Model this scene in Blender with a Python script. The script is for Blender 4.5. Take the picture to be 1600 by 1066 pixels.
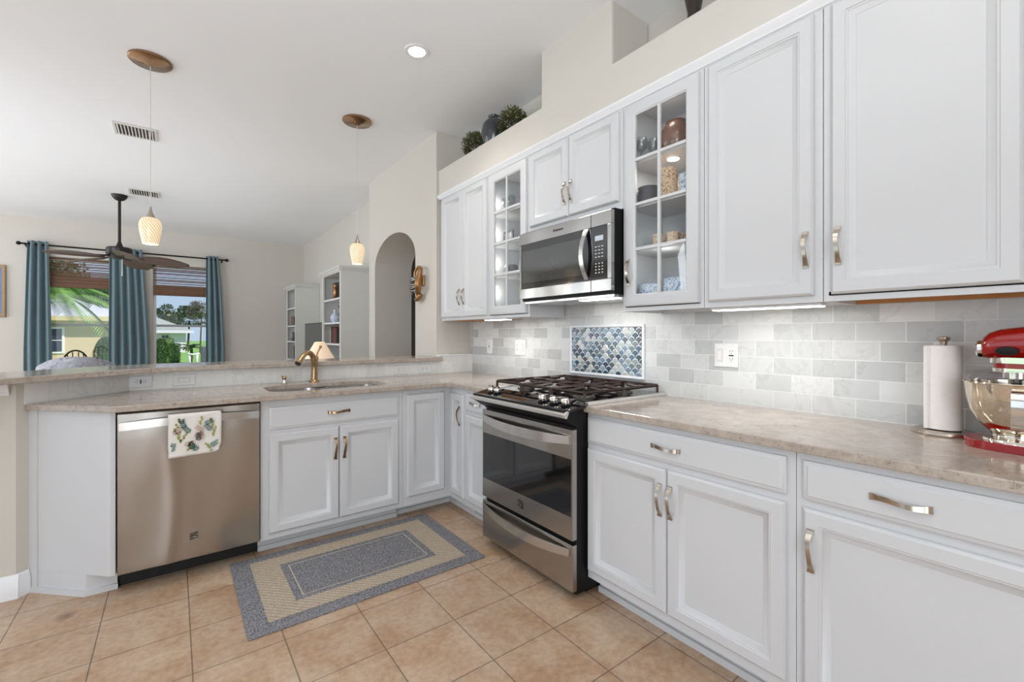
import bpy, bmesh, math, random
from mathutils import Vector, Matrix
random.seed(7)
PI = math.pi
S = bpy.context.scene
for o in list(bpy.data.objects): bpy.data.objects.remove(o)
C = S.collection

# ------------------------------------------------------------------ camera
FPX = 702.6
TH = math.atan2(528, 702.6)
cd = bpy.data.cameras.new('camera'); cam = bpy.data.objects.new('camera', cd); C.objects.link(cam)
cd.sensor_width = 36; cd.lens = 36*FPX/1600; cd.shift_y = -10/1600; cd.clip_start = 0.05; cd.clip_end = 300
cam.location = (0, 0, 1.25); cam.rotation_euler = (PI/2, 0, -TH)
S.camera = cam

# ------------------------------------------------------------------ world, sun, exposure
S.view_settings.view_transform = 'Standard'; S.view_settings.look = 'None'
S.view_settings.exposure = -0.16; S.view_settings.gamma = 1; S.view_settings.use_curve_mapping = False
w = bpy.data.worlds.new('sky'); S.world = w; w.use_nodes = True
nt = w.node_tree; nt.nodes.clear()
tc = nt.nodes.new('ShaderNodeTexCoord'); sp = nt.nodes.new('ShaderNodeSeparateXYZ')
rp = nt.nodes.new('ShaderNodeValToRGB'); bg = nt.nodes.new('ShaderNodeBackground'); wo = nt.nodes.new('ShaderNodeOutputWorld')
rp.color_ramp.elements[0].position = 0.0; rp.color_ramp.elements[0].color = (.60, .76, .95, 1)
rp.color_ramp.elements[1].position = 0.5; rp.color_ramp.elements[1].color = (.28, .48, .85, 1)
nt.links.new(tc.outputs['Generated'], sp.inputs[0]); nt.links.new(sp.outputs['Z'], rp.inputs[0])
nt.links.new(rp.outputs[0], bg.inputs[0]); nt.links.new(bg.outputs[0], wo.inputs[0]); bg.inputs[1].default_value = 0.95

def light(name, kind, loc, energy, color=(1, 1, 1), size=None, sy=None, rot=None, target=None, **kw):
    l = bpy.data.lights.new(name, kind); l.energy = energy; l.color = color
    o = bpy.data.objects.new(name, l); C.objects.link(o); o.location = loc
    if kind == 'AREA':
        l.size = size
        if sy: l.shape = 'RECTANGLE'; l.size_y = sy
    elif kind in ('POINT', 'SPOT') and size is not None: l.shadow_soft_size = size
    if rot: o.rotation_euler = rot
    if target is not None:
        o.rotation_euler = (Vector(target)-Vector(loc)).to_track_quat('-Z', 'Y').to_euler()
    for k, v in kw.items(): setattr(l, k, v)
    return o
sun = light('sun', 'SUN', (0, 20, 20), 5.0, (1, .95, .88), target=(-12, 34, 0)); sun.data.angle = .02
# added area fills standing in for daylight; the glazing left and behind is made up
COOL = (.90, .955, 1)
light('fill_left', 'AREA', (-4.9, 3.6, 1.35), 42, COOL, 6.0, 2.5, target=(0, 3.6, 2.9))
light('fill_left', 'AREA', (-4.9, 8.3, 1.35), 85, COOL, 2.6, 2.5, target=(0, 8.3, 1.0))
light('fill_back', 'AREA', (-2.35, -2.9, 1.45), 118, COOL, 2.7, 2.5, target=(-.8, 0, 1.6))  # added fill behind the camera, kept aside from the dishwasher's reflection
light('fill_ceiling', 'AREA', (-1.2, .1, 1.75), 70, COOL, 2.6, 2.6, target=(-1.2, .4, 3.2))  # added fill aimed up to brighten the kitchen ceiling
light('fill_ceiling', 'AREA', (-1.2, 6.6, 1.6), 34, COOL, 4.6, 4.6, target=(-1.2, 6.6, 3.2))  # added wide fill aimed up at the living room ceiling
light('fill_far_wall', 'AREA', (-3.6, 4.6, 2.1), 58, COOL, 1.4, 1.4, target=(.3, 9.8, 1.6))  # added fill, out of view, brightening the far wall
for i, (x, y) in enumerate([(-.6, .2), (.9, .4), (-.6, 2.0)]):
    light('kitchen_ceiling_lamp', 'AREA', (x, y, 3.0), 3, (1, .93, .84), .3, rot=(0, 0, 0))

# ------------------------------------------------------------------ materials
MT = {}
def nodes(name):
    m = bpy.data.materials.new(name); m.use_nodes = True; MT[name] = m
    t = m.node_tree; return m, t, t.nodes, t.links, t.nodes['Principled BSDF']
def pos(nn, ll, order='XYZ', off=(0, 0, 0), sc=(1, 1, 1)):
    g = nn.new('ShaderNodeNewGeometry'); s_ = nn.new('ShaderNodeSeparateXYZ'); c_ = nn.new('ShaderNodeCombineXYZ')
    ll.new(g.outputs['Position'], s_.inputs[0])
    for i, a in enumerate(order):
        if a in 'XYZ': ll.new(s_.outputs[a], c_.inputs[i])
    mp = nn.new('ShaderNodeMapping'); ll.new(c_.outputs[0], mp.inputs[0])
    mp.inputs['Location'].default_value = off; mp.inputs['Scale'].default_value = sc
    return mp.outputs[0]
def mixc(nn, ll, f, a, b, mode='MIX'):
    x = nn.new('ShaderNodeMix'); x.data_type = 'RGBA'; x.blend_type = mode
    for k, v in ((0, f), (6, a), (7, b)):
        if isinstance(v, (int, float)): x.inputs[k].default_value = v
        elif isinstance(v, tuple): x.inputs[k].default_value = (*v[:3], 1)
        else: ll.new(v, x.inputs[k])
    return x.outputs[2]
def noise(nn, ll, vec, scale, detail=4, rough=.55, dist=0):
    n = nn.new('ShaderNodeTexNoise'); ll.new(vec, n.inputs['Vector']); n.inputs['Scale'].default_value = scale
    n.inputs['Detail'].default_value = detail; n.inputs['Roughness'].default_value = rough; n.inputs['Distortion'].default_value = dist
    return n.outputs['Fac']
def ramp(nn, ll, fac, *st):
    r = nn.new('ShaderNodeValToRGB'); ll.new(fac, r.inputs[0]); e = r.color_ramp.elements
    while len(e) < len(st): e.new(.5)
    for i, (p, c_) in enumerate(st):
        e[i].position = p; e[i].color = (*(c_ if isinstance(c_, tuple) else (c_,)*3), 1)
    return r.outputs[0]
def bump(nn, ll, b, h, strength=.3, dist=.002):
    x = nn.new('ShaderNodeBump'); x.inputs['Strength'].default_value = strength; x.inputs['Distance'].default_value = dist
    ll.new(h, x.inputs['Height']); ll.new(x.outputs[0], b.inputs['Normal'])
def mat(name, col, rough=.5, metal=0, var=0, vs=30, bmp=0, em=0, emc=None, spec=None, trans=0, ior=None, coat=0, alpha=None, sub=0):
    m, t, nn, ll, b = nodes(name)
    b.inputs['Base Color'].default_value = (*col, 1); b.inputs['Roughness'].default_value = rough; b.inputs['Metallic'].default_value = metal
    if spec is not None: b.inputs['Specular IOR Level'].default_value = spec
    if trans: b.inputs['Transmission Weight'].default_value = trans
    if ior: b.inputs['IOR'].default_value = ior
    if coat: b.inputs['Coat Weight'].default_value = coat; b.inputs['Coat Roughness'].default_value = .06
    if em: b.inputs['Emission Strength'].default_value = em; b.inputs['Emission Color'].default_value = (*(emc or col), 1)
    if alpha is not None: b.inputs['Alpha'].default_value = alpha
    p = pos(nn, ll)
    n = noise(nn, ll, p, vs)
    if var:
        ll.new(mixc(nn, ll, n, tuple(c*(1-var) for c in col), tuple(min(1, c*(1+var)) for c in col)), b.inputs['Base Color'])
    if bmp: bump(nn, ll, b, n, bmp)
    return m
def clearglass(name, tint=(1, 1, 1), glossy=.08):
    m, t, nn, ll, b = nodes(name); nn.remove(b)
    tr = nn.new('ShaderNodeBsdfTransparent'); gl = nn.new('ShaderNodeBsdfGlossy'); mx = nn.new('ShaderNodeMixShader')
    fr = nn.new('ShaderNodeLayerWeight'); fr.inputs[0].default_value = .5
    pw = nn.new('ShaderNodeMath'); pw.operation = 'POWER'; pw.inputs[1].default_value = 4; ll.new(fr.outputs['Facing'], pw.inputs[0])
    ad = nn.new('ShaderNodeMath'); ad.operation = 'MULTIPLY_ADD'; ad.inputs[1].default_value = .55; ad.inputs[2].default_value = glossy*.6; ad.use_clamp = True
    tr.inputs[0].default_value = (*tint, 1); gl.inputs['Roughness'].default_value = .02
    ll.new(pw.outputs[0], ad.inputs[0]); ll.new(ad.outputs[0], mx.inputs[0]); ll.new(tr.outputs[0], mx.inputs[1]); ll.new(gl.outputs[0], mx.inputs[2])
    ll.new(mx.outputs[0], nn['Material Output'].inputs[0])
    return m
mat('paint_white', (.625, .63, .642), .36, var=.015, vs=3)
mat('paint_wall', (.62, .59, .535), .75, var=.02, vs=2, bmp=.05)
mat('paint_ceiling', (.87, .885, .905), .85, var=.01, vs=2, bmp=.08)
mat('trim_white', (.82, .83, .85), .35, var=.01, vs=4)
mat('wood_raw', (.50, .22, .07), .55, var=.25, vs=12)
mat('black', (.006, .006, .006), .45, var=.1, spec=.25)
mat('black_gap', (.006, .006, .006), .6, var=.1)
mat('black_glass', (.006, .006, .007), .05, var=.1, coat=.6)
mat('fan_metal', (.018, .015, .013), .35, .3, var=.2)
mat('trim_steel', (.80, .79, .77), .3, 1, var=.02)
mat('cast_iron', (.035, .018, .014), .42, .3, var=.35, vs=40, bmp=.15)
mat('burner', (.12, .11, .10), .45, .6, var=.2)
mat('chrome', (.78, .74, .68), .08, 1, var=.03)
mat('bowl_steel', (.74, .66, .54), .045, 1, var=.02)
mat('nickel', (.50, .44, .37), .24, 1, var=.12, vs=60)
mat('brass', (.34, .22, .13), .24, 1, var=.2, vs=50)
mat('bronze', (.46, .31, .17), .27, 1, var=.1, vs=30)
mat('gold_old', (.36, .19, .08), .32, .85, var=.35, vs=30, bmp=.3)
mat('plastic_white', (.80, .80, .80), .3, var=.01)
mat('slot_dark', (.03, .03, .03), .5, var=.1)
mat('grille_white', (.70, .68, .64), .4, var=.03)
mat('vent_shadow', (.05, .045, .04), .8, var=.1)
mat('red_enamel', (.30, .004, .004), .14, var=.05, coat=.5)
mat('paper', (.84, .80, .77), .9, var=.03, vs=60, bmp=.7)
mat('sky_blue_art', (.10, .22, .45), .5, var=.4, vs=6)
mat('wood_frame', (.35, .22, .12), .5, var=.2)
mat('bookcase_white', (.60, .60, .57), .45, var=.02)
mat('screen_grey', (.10, .105, .10), .35, var=.05)
mat('oven_window', (.035, .037, .036), .07, var=.1, coat=.8)
mat('vase_dark', (.035, .04, .045), .18, var=.5, vs=9, coat=.5)
mat('vase_bronze', (.05, .04, .03), .3, .4, var=.5, vs=20)
mat('leaf_dusty', (.085, .09, .035), .7, var=.5, vs=60)
mat('leaf_tip', (.30, .29, .16), .7, var=.4, vs=60)
mat('leaf_palm', (.18, .33, .07), .5, var=.6, vs=3)
mat('leaf_tree', (.08, .13, .05), .75, var=.6, vs=2)
mat('leaf_grey', (.24, .21, .17), .8, var=.5, vs=2)
mat('leaf_hedge', (.08, .16, .045), .7, var=.6, vs=6)
mat('lawn', (.22, .40, .09), .9, var=.3, vs=3)
mat('bark', (.10, .075, .05), .9, var=.3, vs=8)
mat('house_yellow', (.62, .47, .31), .85, var=.06, vs=2)
mat('house_trim', (.60, .47, .25), .8, var=.03)
mat('house_white', (.76, .74, .82), .85, var=.03)
mat('roof_grey', (.50, .49, .52), .85, var=.1, vs=10)
mat('window_dark', (.03, .035, .06), .12, var=.2)
mat('concrete_white', (.75, .75, .73), .8, var=.08)
mat('ceramic_brown', (.17, .07, .04), .2, var=.5, vs=8, coat=.5)
mat('ceramic_grey', (.11, .11, .13), .35, var=.2, vs=20)
mat('ceramic_white', (.75, .75, .73), .25, var=.03)
mat('book_dark', (.05, .045, .04), .6, var=.3)
mat('book_red', (.22, .05, .03), .6, var=.3)
mat('book_cream', (.50, .44, .36), .6, var=.2)
mat('book_pink', (.42, .33, .28), .6, var=.2)
mat('pewter', (.34, .33, .31), .3, 1, var=.1)
mat('cord', (.62, .60, .56), .5, var=.05)
mat('rail_grey', (.30, .31, .32), .5, var=.05)
mat('window_white', (.62, .62, .62), .4, var=.02)
mat('led', (1, .98, .95), .5, em=7, emc=(1, .98, .94), var=.01)
mat('downlight_glow', (1, .97, .92), .5, em=12, emc=(1, .97, .92), var=.01)
mat('lcd', (.35, .38, .42), .3, em=.5, emc=(.5, .55, .62), var=.02)
clearglass('window_glass', (1, 1, 1), .02)
clearglass('cabinet_glass', (.97, .98, .98), .06)
clearglass('drinking_glass', (.90, .92, .93), .16)
clearglass('clear_plastic', (.98, .98, .99), .03)

def m_shade():   # swirled amber-white pendant glass with a lamp inside
    m, t, nn, ll, b = nodes('pendant_glass')
    tcn = nn.new('ShaderNodeTexCoord'); s_ = nn.new('ShaderNodeSeparateXYZ'); ll.new(tcn.outputs['Object'], s_.inputs[0])
    at = nn.new('ShaderNodeMath'); at.operation = 'ARCTAN2'; ll.new(s_.outputs[0], at.inputs[0]); ll.new(s_.outputs[1], at.inputs[1])
    c_ = nn.new('ShaderNodeCombineXYZ'); ll.new(at.outputs[0], c_.inputs[0]); ll.new(s_.outputs[2], c_.inputs[1])
    wv = nn.new('ShaderNodeTexWave'); mp = nn.new('ShaderNodeMapping'); mp.inputs['Rotation'].default_value = (0, 0, .9); mp.inputs['Scale'].default_value = (1.3, 12, 1)
    ll.new(c_.outputs[0], mp.inputs[0]); ll.new(mp.outputs[0], wv.inputs[0]); wv.inputs['Scale'].default_value = 1.3; wv.inputs['Distortion'].default_value = 1.5
    col = ramp(nn, ll, wv.outputs['Fac'], (0, (.62, .36, .15)), (.4, (.95, .74, .46)), (1, (1, .90, .70)))
    ll.new(mixc(nn, ll, .45, col, (.2, .17, .12)), b.inputs['Base Color']); ll.new(col, b.inputs['Emission Color']); b.inputs['Emission Strength'].default_value = .62
    b.inputs['Roughness'].default_value = .15
m_shade()
mat('lamp_shade_cloth', (.85, .68, .52), .9, em=.45, emc=(1, .72, .50), var=.05)

def m_floor():
    m, t, nn, ll, b = nodes('floor_tile')
    v = pos(nn, ll, 'XY ', off=(-.055+3.09, -1.120+3.03, 0))
    br = nn.new('ShaderNodeTexBrick'); ll.new(v, br.inputs['Vector']); br.offset = 0; br.squash = 1
    for k, x in (('Scale', 1), ('Mortar Size', .0028), ('Mortar Smooth', .3), ('Bias', 0), ('Brick Width', .309), ('Row Height', .303)): br.inputs[k].default_value = x
    br.inputs['Color1'].default_value = (.47, .335, .235, 1); br.inputs['Color2'].default_value = (.53, .385, .275, 1); br.inputs['Mortar'].default_value = (.22, .16, .11, 1)
    p = pos(nn, ll)
    n1 = noise(nn, ll, p, 4.5, 5, .62, .6); n2 = noise(nn, ll, p, 38, 4, .6)
    c1 = mixc(nn, ll, ramp(nn, ll, n1, (.36, 0.), (.64, 1.)), (1.12, 1.16, 1.19), (.88, .76, .64), 'MIX')
    c2 = mixc(nn, ll, .9, br.outputs['Color'], c1, 'MULTIPLY')
    c3 = mixc(nn, ll, .75, c2, ramp(nn, ll, n2, (.3, .76), (.65, 1.1)), 'MULTIPLY')
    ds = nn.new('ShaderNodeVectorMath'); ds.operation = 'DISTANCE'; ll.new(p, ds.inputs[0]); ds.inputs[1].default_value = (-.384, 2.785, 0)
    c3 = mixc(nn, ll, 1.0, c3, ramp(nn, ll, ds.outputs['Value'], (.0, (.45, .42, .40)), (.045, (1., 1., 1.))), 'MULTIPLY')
    ll.new(c3, b.inputs['Base Color']); b.inputs['Roughness'].default_value = .42
    inv = nn.new('ShaderNodeMath'); inv.operation = 'SUBTRACT'; inv.inputs[0].default_value = 1; ll.new(br.outputs['Fac'], inv.inputs[1])
    bump(nn, ll, b, inv.outputs[0], .5, .002)
m_floor()
def m_marble(name, order, off, bw=.155, rh=.0765, c1=(.47, .48, .475), c2=(.70, .705, .695), grout=(.74, .74, .73)):
    m, t, nn, ll, b = nodes(name)
    v = pos(nn, ll, order, off=off)
    br = nn.new('ShaderNodeTexBrick'); ll.new(v, br.inputs['Vector']); br.offset = .5; br.squash = 1
    for k, x in (('Scale', 1), ('Mortar Size', .0016), ('Mortar Smooth', .2), ('Bias', 0), ('Brick Width', bw), ('Row Height', rh)): br.inputs[k].default_value = x
    br.inputs['Color1'].default_value = (*c1, 1); br.inputs['Color2'].default_value = (*c2, 1); br.inputs['Mortar'].default_value = (*grout, 1)
    p = pos(nn, ll)
    n1 = noise(nn, ll, p, 5, 5, .6, .5)
    vein = ramp(nn, ll, n1, (.30, .90), (.47, 1.03), (.50, .90), (.53, 1.03), (.75, .95))
    c = mixc(nn, ll, .8, br.outputs['Color'], vein, 'MULTIPLY')
    ll.new(mixc(nn, ll, br.outputs['Fac'], c, grout), b.inputs['Base Color']); b.inputs['Roughness'].default_value = .22
    inv = nn.new('ShaderNodeMath'); inv.operation = 'SUBTRACT'; inv.inputs[0].default_value = 1; ll.new(br.outputs['Fac'], inv.inputs[1])
    bump(nn, ll, b, inv.outputs[0], .4, .0015)
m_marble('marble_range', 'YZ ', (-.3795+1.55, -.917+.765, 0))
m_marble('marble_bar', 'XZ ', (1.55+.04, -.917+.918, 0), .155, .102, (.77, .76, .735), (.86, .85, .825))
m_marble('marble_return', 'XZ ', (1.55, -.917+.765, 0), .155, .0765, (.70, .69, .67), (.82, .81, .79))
def m_quartz():
    m, t, nn, ll, b = nodes('quartz')
    p = pos(nn, ll)
    n1 = noise(nn, ll, p, 9, 6, .6, .8); n2 = noise(nn, ll, p, 42, 6, .8, .8); n3 = noise(nn, ll, p, 130, 3, .8)
    base = ramp(nn, ll, n1, (.25, (.36, .30, .255)), (.5, (.44, .38, .33)), (.75, (.51, .455, .405)))
    c = mixc(nn, ll, .75, base, ramp(nn, ll, n2, (.35, (.26, .20, .18)), (.405, (.84, .81, .79)), (.6, (1.05, 1.04, 1.03))), 'MULTIPLY')
    c = mixc(nn, ll, .6, c, ramp(nn, ll, n3, (.30, .45), (.39, .95), (.6, 1.06)), 'MULTIPLY')
    ll.new(c, b.inputs['Base Color']); b.inputs['Roughness'].default_value = .13
m_quartz()
def m_steel(name, order, col=(.44, .42, .395), rough=.25):
    m, t, nn, ll, b = nodes(name)
    sc = {'V': (220, 220, 2), 'H': (2, 2, 260)}[order]
    v = pos(nn, ll, 'XYZ', sc=sc)
    n = noise(nn, ll, v, 1, 3, .6)
    b.inputs['Metallic'].default_value = 1
    ll.new(mixc(nn, ll, n, tuple(c*.975 for c in col), tuple(c*1.02 for c in col)), b.inputs['Base Color'])
    r = ramp(nn, ll, n, (0, rough-.02), (1, rough+.03)); ll.new(r, b.inputs['Roughness'])
    b.inputs['Anisotropic'].default_value = .5
    w_ = pos(nn, ll, 'XYZ', sc=(2.2, 2.2, 1.1)); n2 = noise(nn, ll, w_, 1.3, 1, .4)
    bump(nn, ll, b, n2, .8, .04)
m_steel('steel', 'V'); m_steel('steel_mid', 'H', (.42, .415, .405), .2); m_steel('steel_bright', 'H', (.66, .655, .65), .22)
def m_rug():
    for nm, a, b_ in (('rug_grey', (.045, .048, .06), (.38, .37, .385)), ('rug_tan', (.36, .29, .21), (.58, .49, .38)), ('rug_cream', (.44, .38, .30), (.60, .55, .46))):
        m, t, nn, ll, b = nodes(nm)
        p = pos(nn, ll); n = noise(nn, ll, p, 150, 3, .8); n2 = noise(nn, ll, p, 40, 2)
        f = ramp(nn, ll, n, (.36, 0.), (.64, 1.))
        c = mixc(nn, ll, f, a, b_)
        if nm == 'rug_tan':   # diagonal ribbing
            w_ = nn.new('ShaderNodeTexWave'); w_.bands_direction = 'DIAGONAL'; ll.new(p, w_.inputs[0]); w_.inputs['Scale'].default_value = 22; w_.inputs['Distortion'].default_value = .3
            c = mixc(nn, ll, .45, c, ramp(nn, ll, w_.outputs['Fac'], (.25, .55), (.6, 1.15)), 'MULTIPLY')
        ll.new(c, b.inputs['Base Color']); b.inputs['Roughness'].default_value = .97
        bump(nn, ll, b, n, .8, .004)
m_rug()
def m_island(name, cols, rough=.2):
    m, t, nn, ll, b = nodes(name)
    g = nn.new('ShaderNodeNewGeometry')
    r = nn.new('ShaderNodeValToRGB'); r.color_ramp.interpolation = 'CONSTANT'; ll.new(g.outputs['Random Per Island'], r.inputs[0])
    e = r.color_ramp.elements
    while len(e) < len(cols): e.new(.5)
    for i, c_ in enumerate(cols): e[i].position = i/len(cols); e[i].color = (*c_, 1)
    n = noise(nn, ll, pos(nn, ll), 90, 3)
    ll.new(mixc(nn, ll, .5, r.outputs[0], ramp(nn, ll, n, (.3, .6), (.7, 1.3)), 'MULTIPLY'), b.inputs['Base Color'])
    b.inputs['Roughness'].default_value = rough
m_island('mosaic_glass', [(.04, .085, .12), (.13, .20, .27), (.45, .50, .50), (.07, .12, .13), (.18, .235, .235), (.25, .34, .41), (.05, .06, .11), (.32, .37, .36), (.08, .145, .20), (.55, .55, .51), (.10, .125, .13), (.20, .27, .35)], .15)
def m_curtain():
    m, t, nn, ll, b = nodes('curtain_cloth')
    n = noise(nn, ll, pos(nn, ll), 60, 3)
    ll.new(mixc(nn, ll, n, (.10, .175, .205), (.17, .26, .295)), b.inputs['Base Color']); b.inputs['Roughness'].default_value = .8
    b.inputs['Sheen Weight'].default_value = .3
m_curtain()
def m_bamboo():
    m, t, nn, ll, b = nodes('bamboo')
    p = pos(nn, ll); z = pos(nn, ll, 'Z  ', sc=(1, 1, 1)); n = noise(nn, ll, z, 70, 3, .6); n2 = noise(nn, ll, p, 25, 3)
    c = ramp(nn, ll, n, (.3, (.045, .018, .010)), (.5, (.13, .055, .025)), (.7, (.25, .14, .07)))
    ll.new(mixc(nn, ll, .4, c, ramp(nn, ll, n2, (.3, .7), (.7, 1.2)), 'MULTIPLY'), b.inputs['Base Color']); b.inputs['Roughness'].default_value = .6
m_bamboo()
def m_blade():
    m, t, nn, ll, b = nodes('fan_blade')
    n = noise(nn, ll, pos(nn, ll, sc=(30, 30, 30)), 1.5, 3)
    ll.new(mixc(nn, ll, n, (.045, .022, .015), (.11, .06, .04)), b.inputs['Base Color']); b.inputs['Roughness'].default_value = .5
m_blade()
def m_floral(name, base, c2, c3, sc=26):
    m, t, nn, ll, b = nodes(name)
    p = pos(nn, ll); v = nn.new('ShaderNodeTexVoronoi'); ll.new(p, v.inputs['Vector']); v.inputs['Scale'].default_value = sc
    f = ramp(nn, ll, noise(nn, ll, p, sc*1.4, 2, .5, 2.5), (.56, 0.), (.60, 1.))
    f2 = ramp(nn, ll, noise(nn, ll, p, sc*.8, 1, .5, 3.5), (.62, 0.), (.66, 1.))
    c = mixc(nn, ll, f, base, c2); c = mixc(nn, ll, f2, c, c3)
    ll.new(c, b.inputs['Base Color']); b.inputs['Roughness'].default_value = .6
m_floral('cup_floral', (.60, .45, .30), (.32, .10, .05), (.45, .26, .10), 30)
m_floral('cup_amber', (.62, .48, .30), (.40, .16, .05), (.28, .08, .03), 45)
m_floral('ceramic_blue', (.66, .70, .76), (.16, .25, .45), (.35, .48, .65), 24)
m_floral('chair_fabric', (.36, .36, .40), (.22, .22, .26), (.46, .46, .49), 9)
mat('towel_white', (.76, .73, .68), .9, var=.04, vs=60, bmp=.3)
mat('print_green', (.06, .14, .11), .9, var=.2); mat('print_olive', (.33, .33, .07), .9, var=.2); mat('print_pink', (.60, .40, .34), .9, var=.1); mat('print_teal', (.12, .22, .20), .9, var=.2)
mat('emblem', (.05, .045, .04), .4, .5, var=.1)
mat('cabinet_inside', (.66, .65, .61), .6, var=.03)

# ------------------------------------------------------------------ mesh helpers
def new(): return bmesh.new()
def link(name, bm, m, parent=None, off=(0, 0, 0), smooth=False, bev=0, kind=None):
    bmesh.ops.recalc_face_normals(bm, faces=bm.faces)
    if off != (0, 0, 0): bmesh.ops.translate(bm, verts=bm.verts, vec=-Vector(off))
    me = bpy.data.meshes.new(name); bm.to_mesh(me); bm.free()
    for mm in (m if isinstance(m, (list, tuple)) else [m]): me.materials.append(MT[mm])
    if smooth:
        for p in me.polygons: p.use_smooth = True
        if smooth == 'auto': me.set_sharp_from_angle(angle=math.radians(38))
    o = bpy.data.objects.new(name, me); C.objects.link(o)
    if parent is not None: o.parent = parent
    if bev:
        b = o.modifiers.new('bevel', 'BEVEL'); b.width = bev; b.segments = 2; b.limit_method = 'ANGLE'; b.angle_limit = math.radians(40)
    if kind: o['kind'] = kind
    return o
class Thing:
    def __init__(s, name, label, cat, loc=(0, 0, 0), group=None):
        s.loc = tuple(loc); s.o = bpy.data.objects.new(name, None); C.objects.link(s.o); s.o.location = s.loc
        s.o.empty_display_size = .05; s.o['label'] = label; s.o['category'] = cat
        if group: s.o['group'] = group
    def part(s, name, bm, m, parent=None, label=None, **k):
        o = link(name, bm, m, parent or s.o, s.loc, **k)
        if label: o['label'] = label
        return o
def tag(o, label, cat, group=None):
    o['label'] = label; o['category'] = cat
    if group: o['group'] = group
    return o
def single(name, bm, m, label, cat, group=None, loc=None, **k):
    if loc is None:
        vs = [v.co for v in bm.verts]; loc = ((min(v.x for v in vs)+max(v.x for v in vs))/2, (min(v.y for v in vs)+max(v.y for v in vs))/2, min(v.z for v in vs))
    o = link(name, bm, m, None, tuple(loc), **k); o.location = loc
    return tag(o, label, cat, group)
def struct(name, bm, m, **k):
    return link(name, bm, m, None, kind='structure', **k)
ID = lambda x, y, z: (x, y, z)
def FX(X0): return lambda u, w, d: (X0-d, u, w)
def FY(Y0): return lambda u, w, d: (u, Y0-d, w)
def fb(bm, F, u0, u1, w0, w1, d0, d1, mi=0):
    vs = [bm.verts.new(F(u, w_, d)) for d in (d0, d1) for w_ in (w0, w1) for u in (u0, u1)]
    for q in ((0, 1, 3, 2), (4, 6, 7, 5), (0, 4, 5, 1), (2, 3, 7, 6), (0, 2, 6, 4), (1, 5, 7, 3)):
        bm.faces.new([vs[i] for i in q]).material_index = mi
def box(bm, x0, x1, y0, y1, z0, z1, mi=0): fb(bm, ID, x0, x1, y0, y1, z0, z1, mi)
def rings(bm, F, u0, u1, w0, w1, prof, close=True):
    L = []
    for ins, d in prof:
        L.append([bm.verts.new(F(u, w_, d)) for u, w_ in ((u0+ins, w0+ins), (u1-ins, w0+ins), (u1-ins, w1-ins), (u0+ins, w1-ins))])
    if close: bm.faces.new(L[0])
    for a, b in zip(L, L[1:]):
        for i in range(4): bm.faces.new((a[i], a[(i+1) % 4], b[(i+1) % 4], b[i]))
    return L
DOOR = [(0, 0), (0, .010), (.003, .014), (.009, .019), (.044, .019), (.046, .016), (.051, .0155), (.053, .0125), (.071, .0055), (.073, .003)]
DRAW = [(0, 0), (0, .010), (.005, .013), (.010, .0135), (.016, .019), (.02, .019)]
def panel(bm, F, u0, u1, w0, w1, prof):
    L = rings(bm, F, u0, u1, w0, w1, prof); bm.faces.new(L[-1])
def lathe(bm, prof, c, seg=24, mi=0, axis='Z', sx=1, sy=1):
    R = []
    for r, z in prof:
        ring = []
        for i in range(seg):
            a = 2*PI*i/seg
            x, y = r*math.cos(a)*sx, r*math.sin(a)*sy
            p = (c[0]+x, c[1]+y, c[2]+z) if axis == 'Z' else ((c[0]-z, c[1]+x, c[2]+y) if axis == 'X' else (c[0]+x, c[1]-z, c[2]+y))
            ring.append(bm.verts.new(p))
        R.append(ring)
    for a, b in zip(R, R[1:]):
        for i in range(seg): bm.faces.new((a[i], a[(i+1) % seg], b[(i+1) % seg], b[i])).material_index = mi
    if prof[0][0] > 1e-6: bm.faces.new(R[0][::-1]).material_index = mi
    if prof[-1][0] > 1e-6: bm.faces.new(R[-1]).material_index = mi
def tube(bm, pts, rad, seg=10, mi=0, flat=None):
    pts = [Vector(p) for p in pts]; n = len(pts)
    if not isinstance(rad, (list, tuple)): rad = [rad]*n
    t0 = (pts[1]-pts[0]).normalized(); up = Vector((0, 0, 1)) if abs(t0.z) < .9 else Vector((1, 0, 0))
    nrm = (up-t0*up.dot(t0)).normalized(); R = []
    for i, p in enumerate(pts):
        t = (pts[min(i+1, n-1)]-pts[max(i-1, 0)]).normalized()
        nrm = (nrm-t*nrm.dot(t)).normalized(); bn = t.cross(nrm)
        R.append([bm.verts.new(p+(nrm*math.cos(2*PI*k/seg)+bn*math.sin(2*PI*k/seg)*(flat or 1))*rad[i]) for k in range(seg)])
    for a, b in zip(R, R[1:]):
        for i in range(seg): bm.faces.new((a[i], a[(i+1) % seg], b[(i+1) % seg], b[i])).material_index = mi
    bm.faces.new(R[0][::-1]).material_index = mi; bm.faces.new(R[-1]).material_index = mi
def smoothpath(P, n=8):
    P = [Vector(p) for p in P]; out = []
    for i in range(len(P)-1):
        a, b, c, d = P[max(i-1, 0)], P[i], P[i+1], P[min(i+2, len(P)-1)]
        for k in range(n):
            t = k/n; out.append(.5*((2*b)+(c-a)*t+(2*a-5*b+4*c-d)*t*t+(3*b-a-3*c+d)*t**3))
    return out+[P[-1]]
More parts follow.
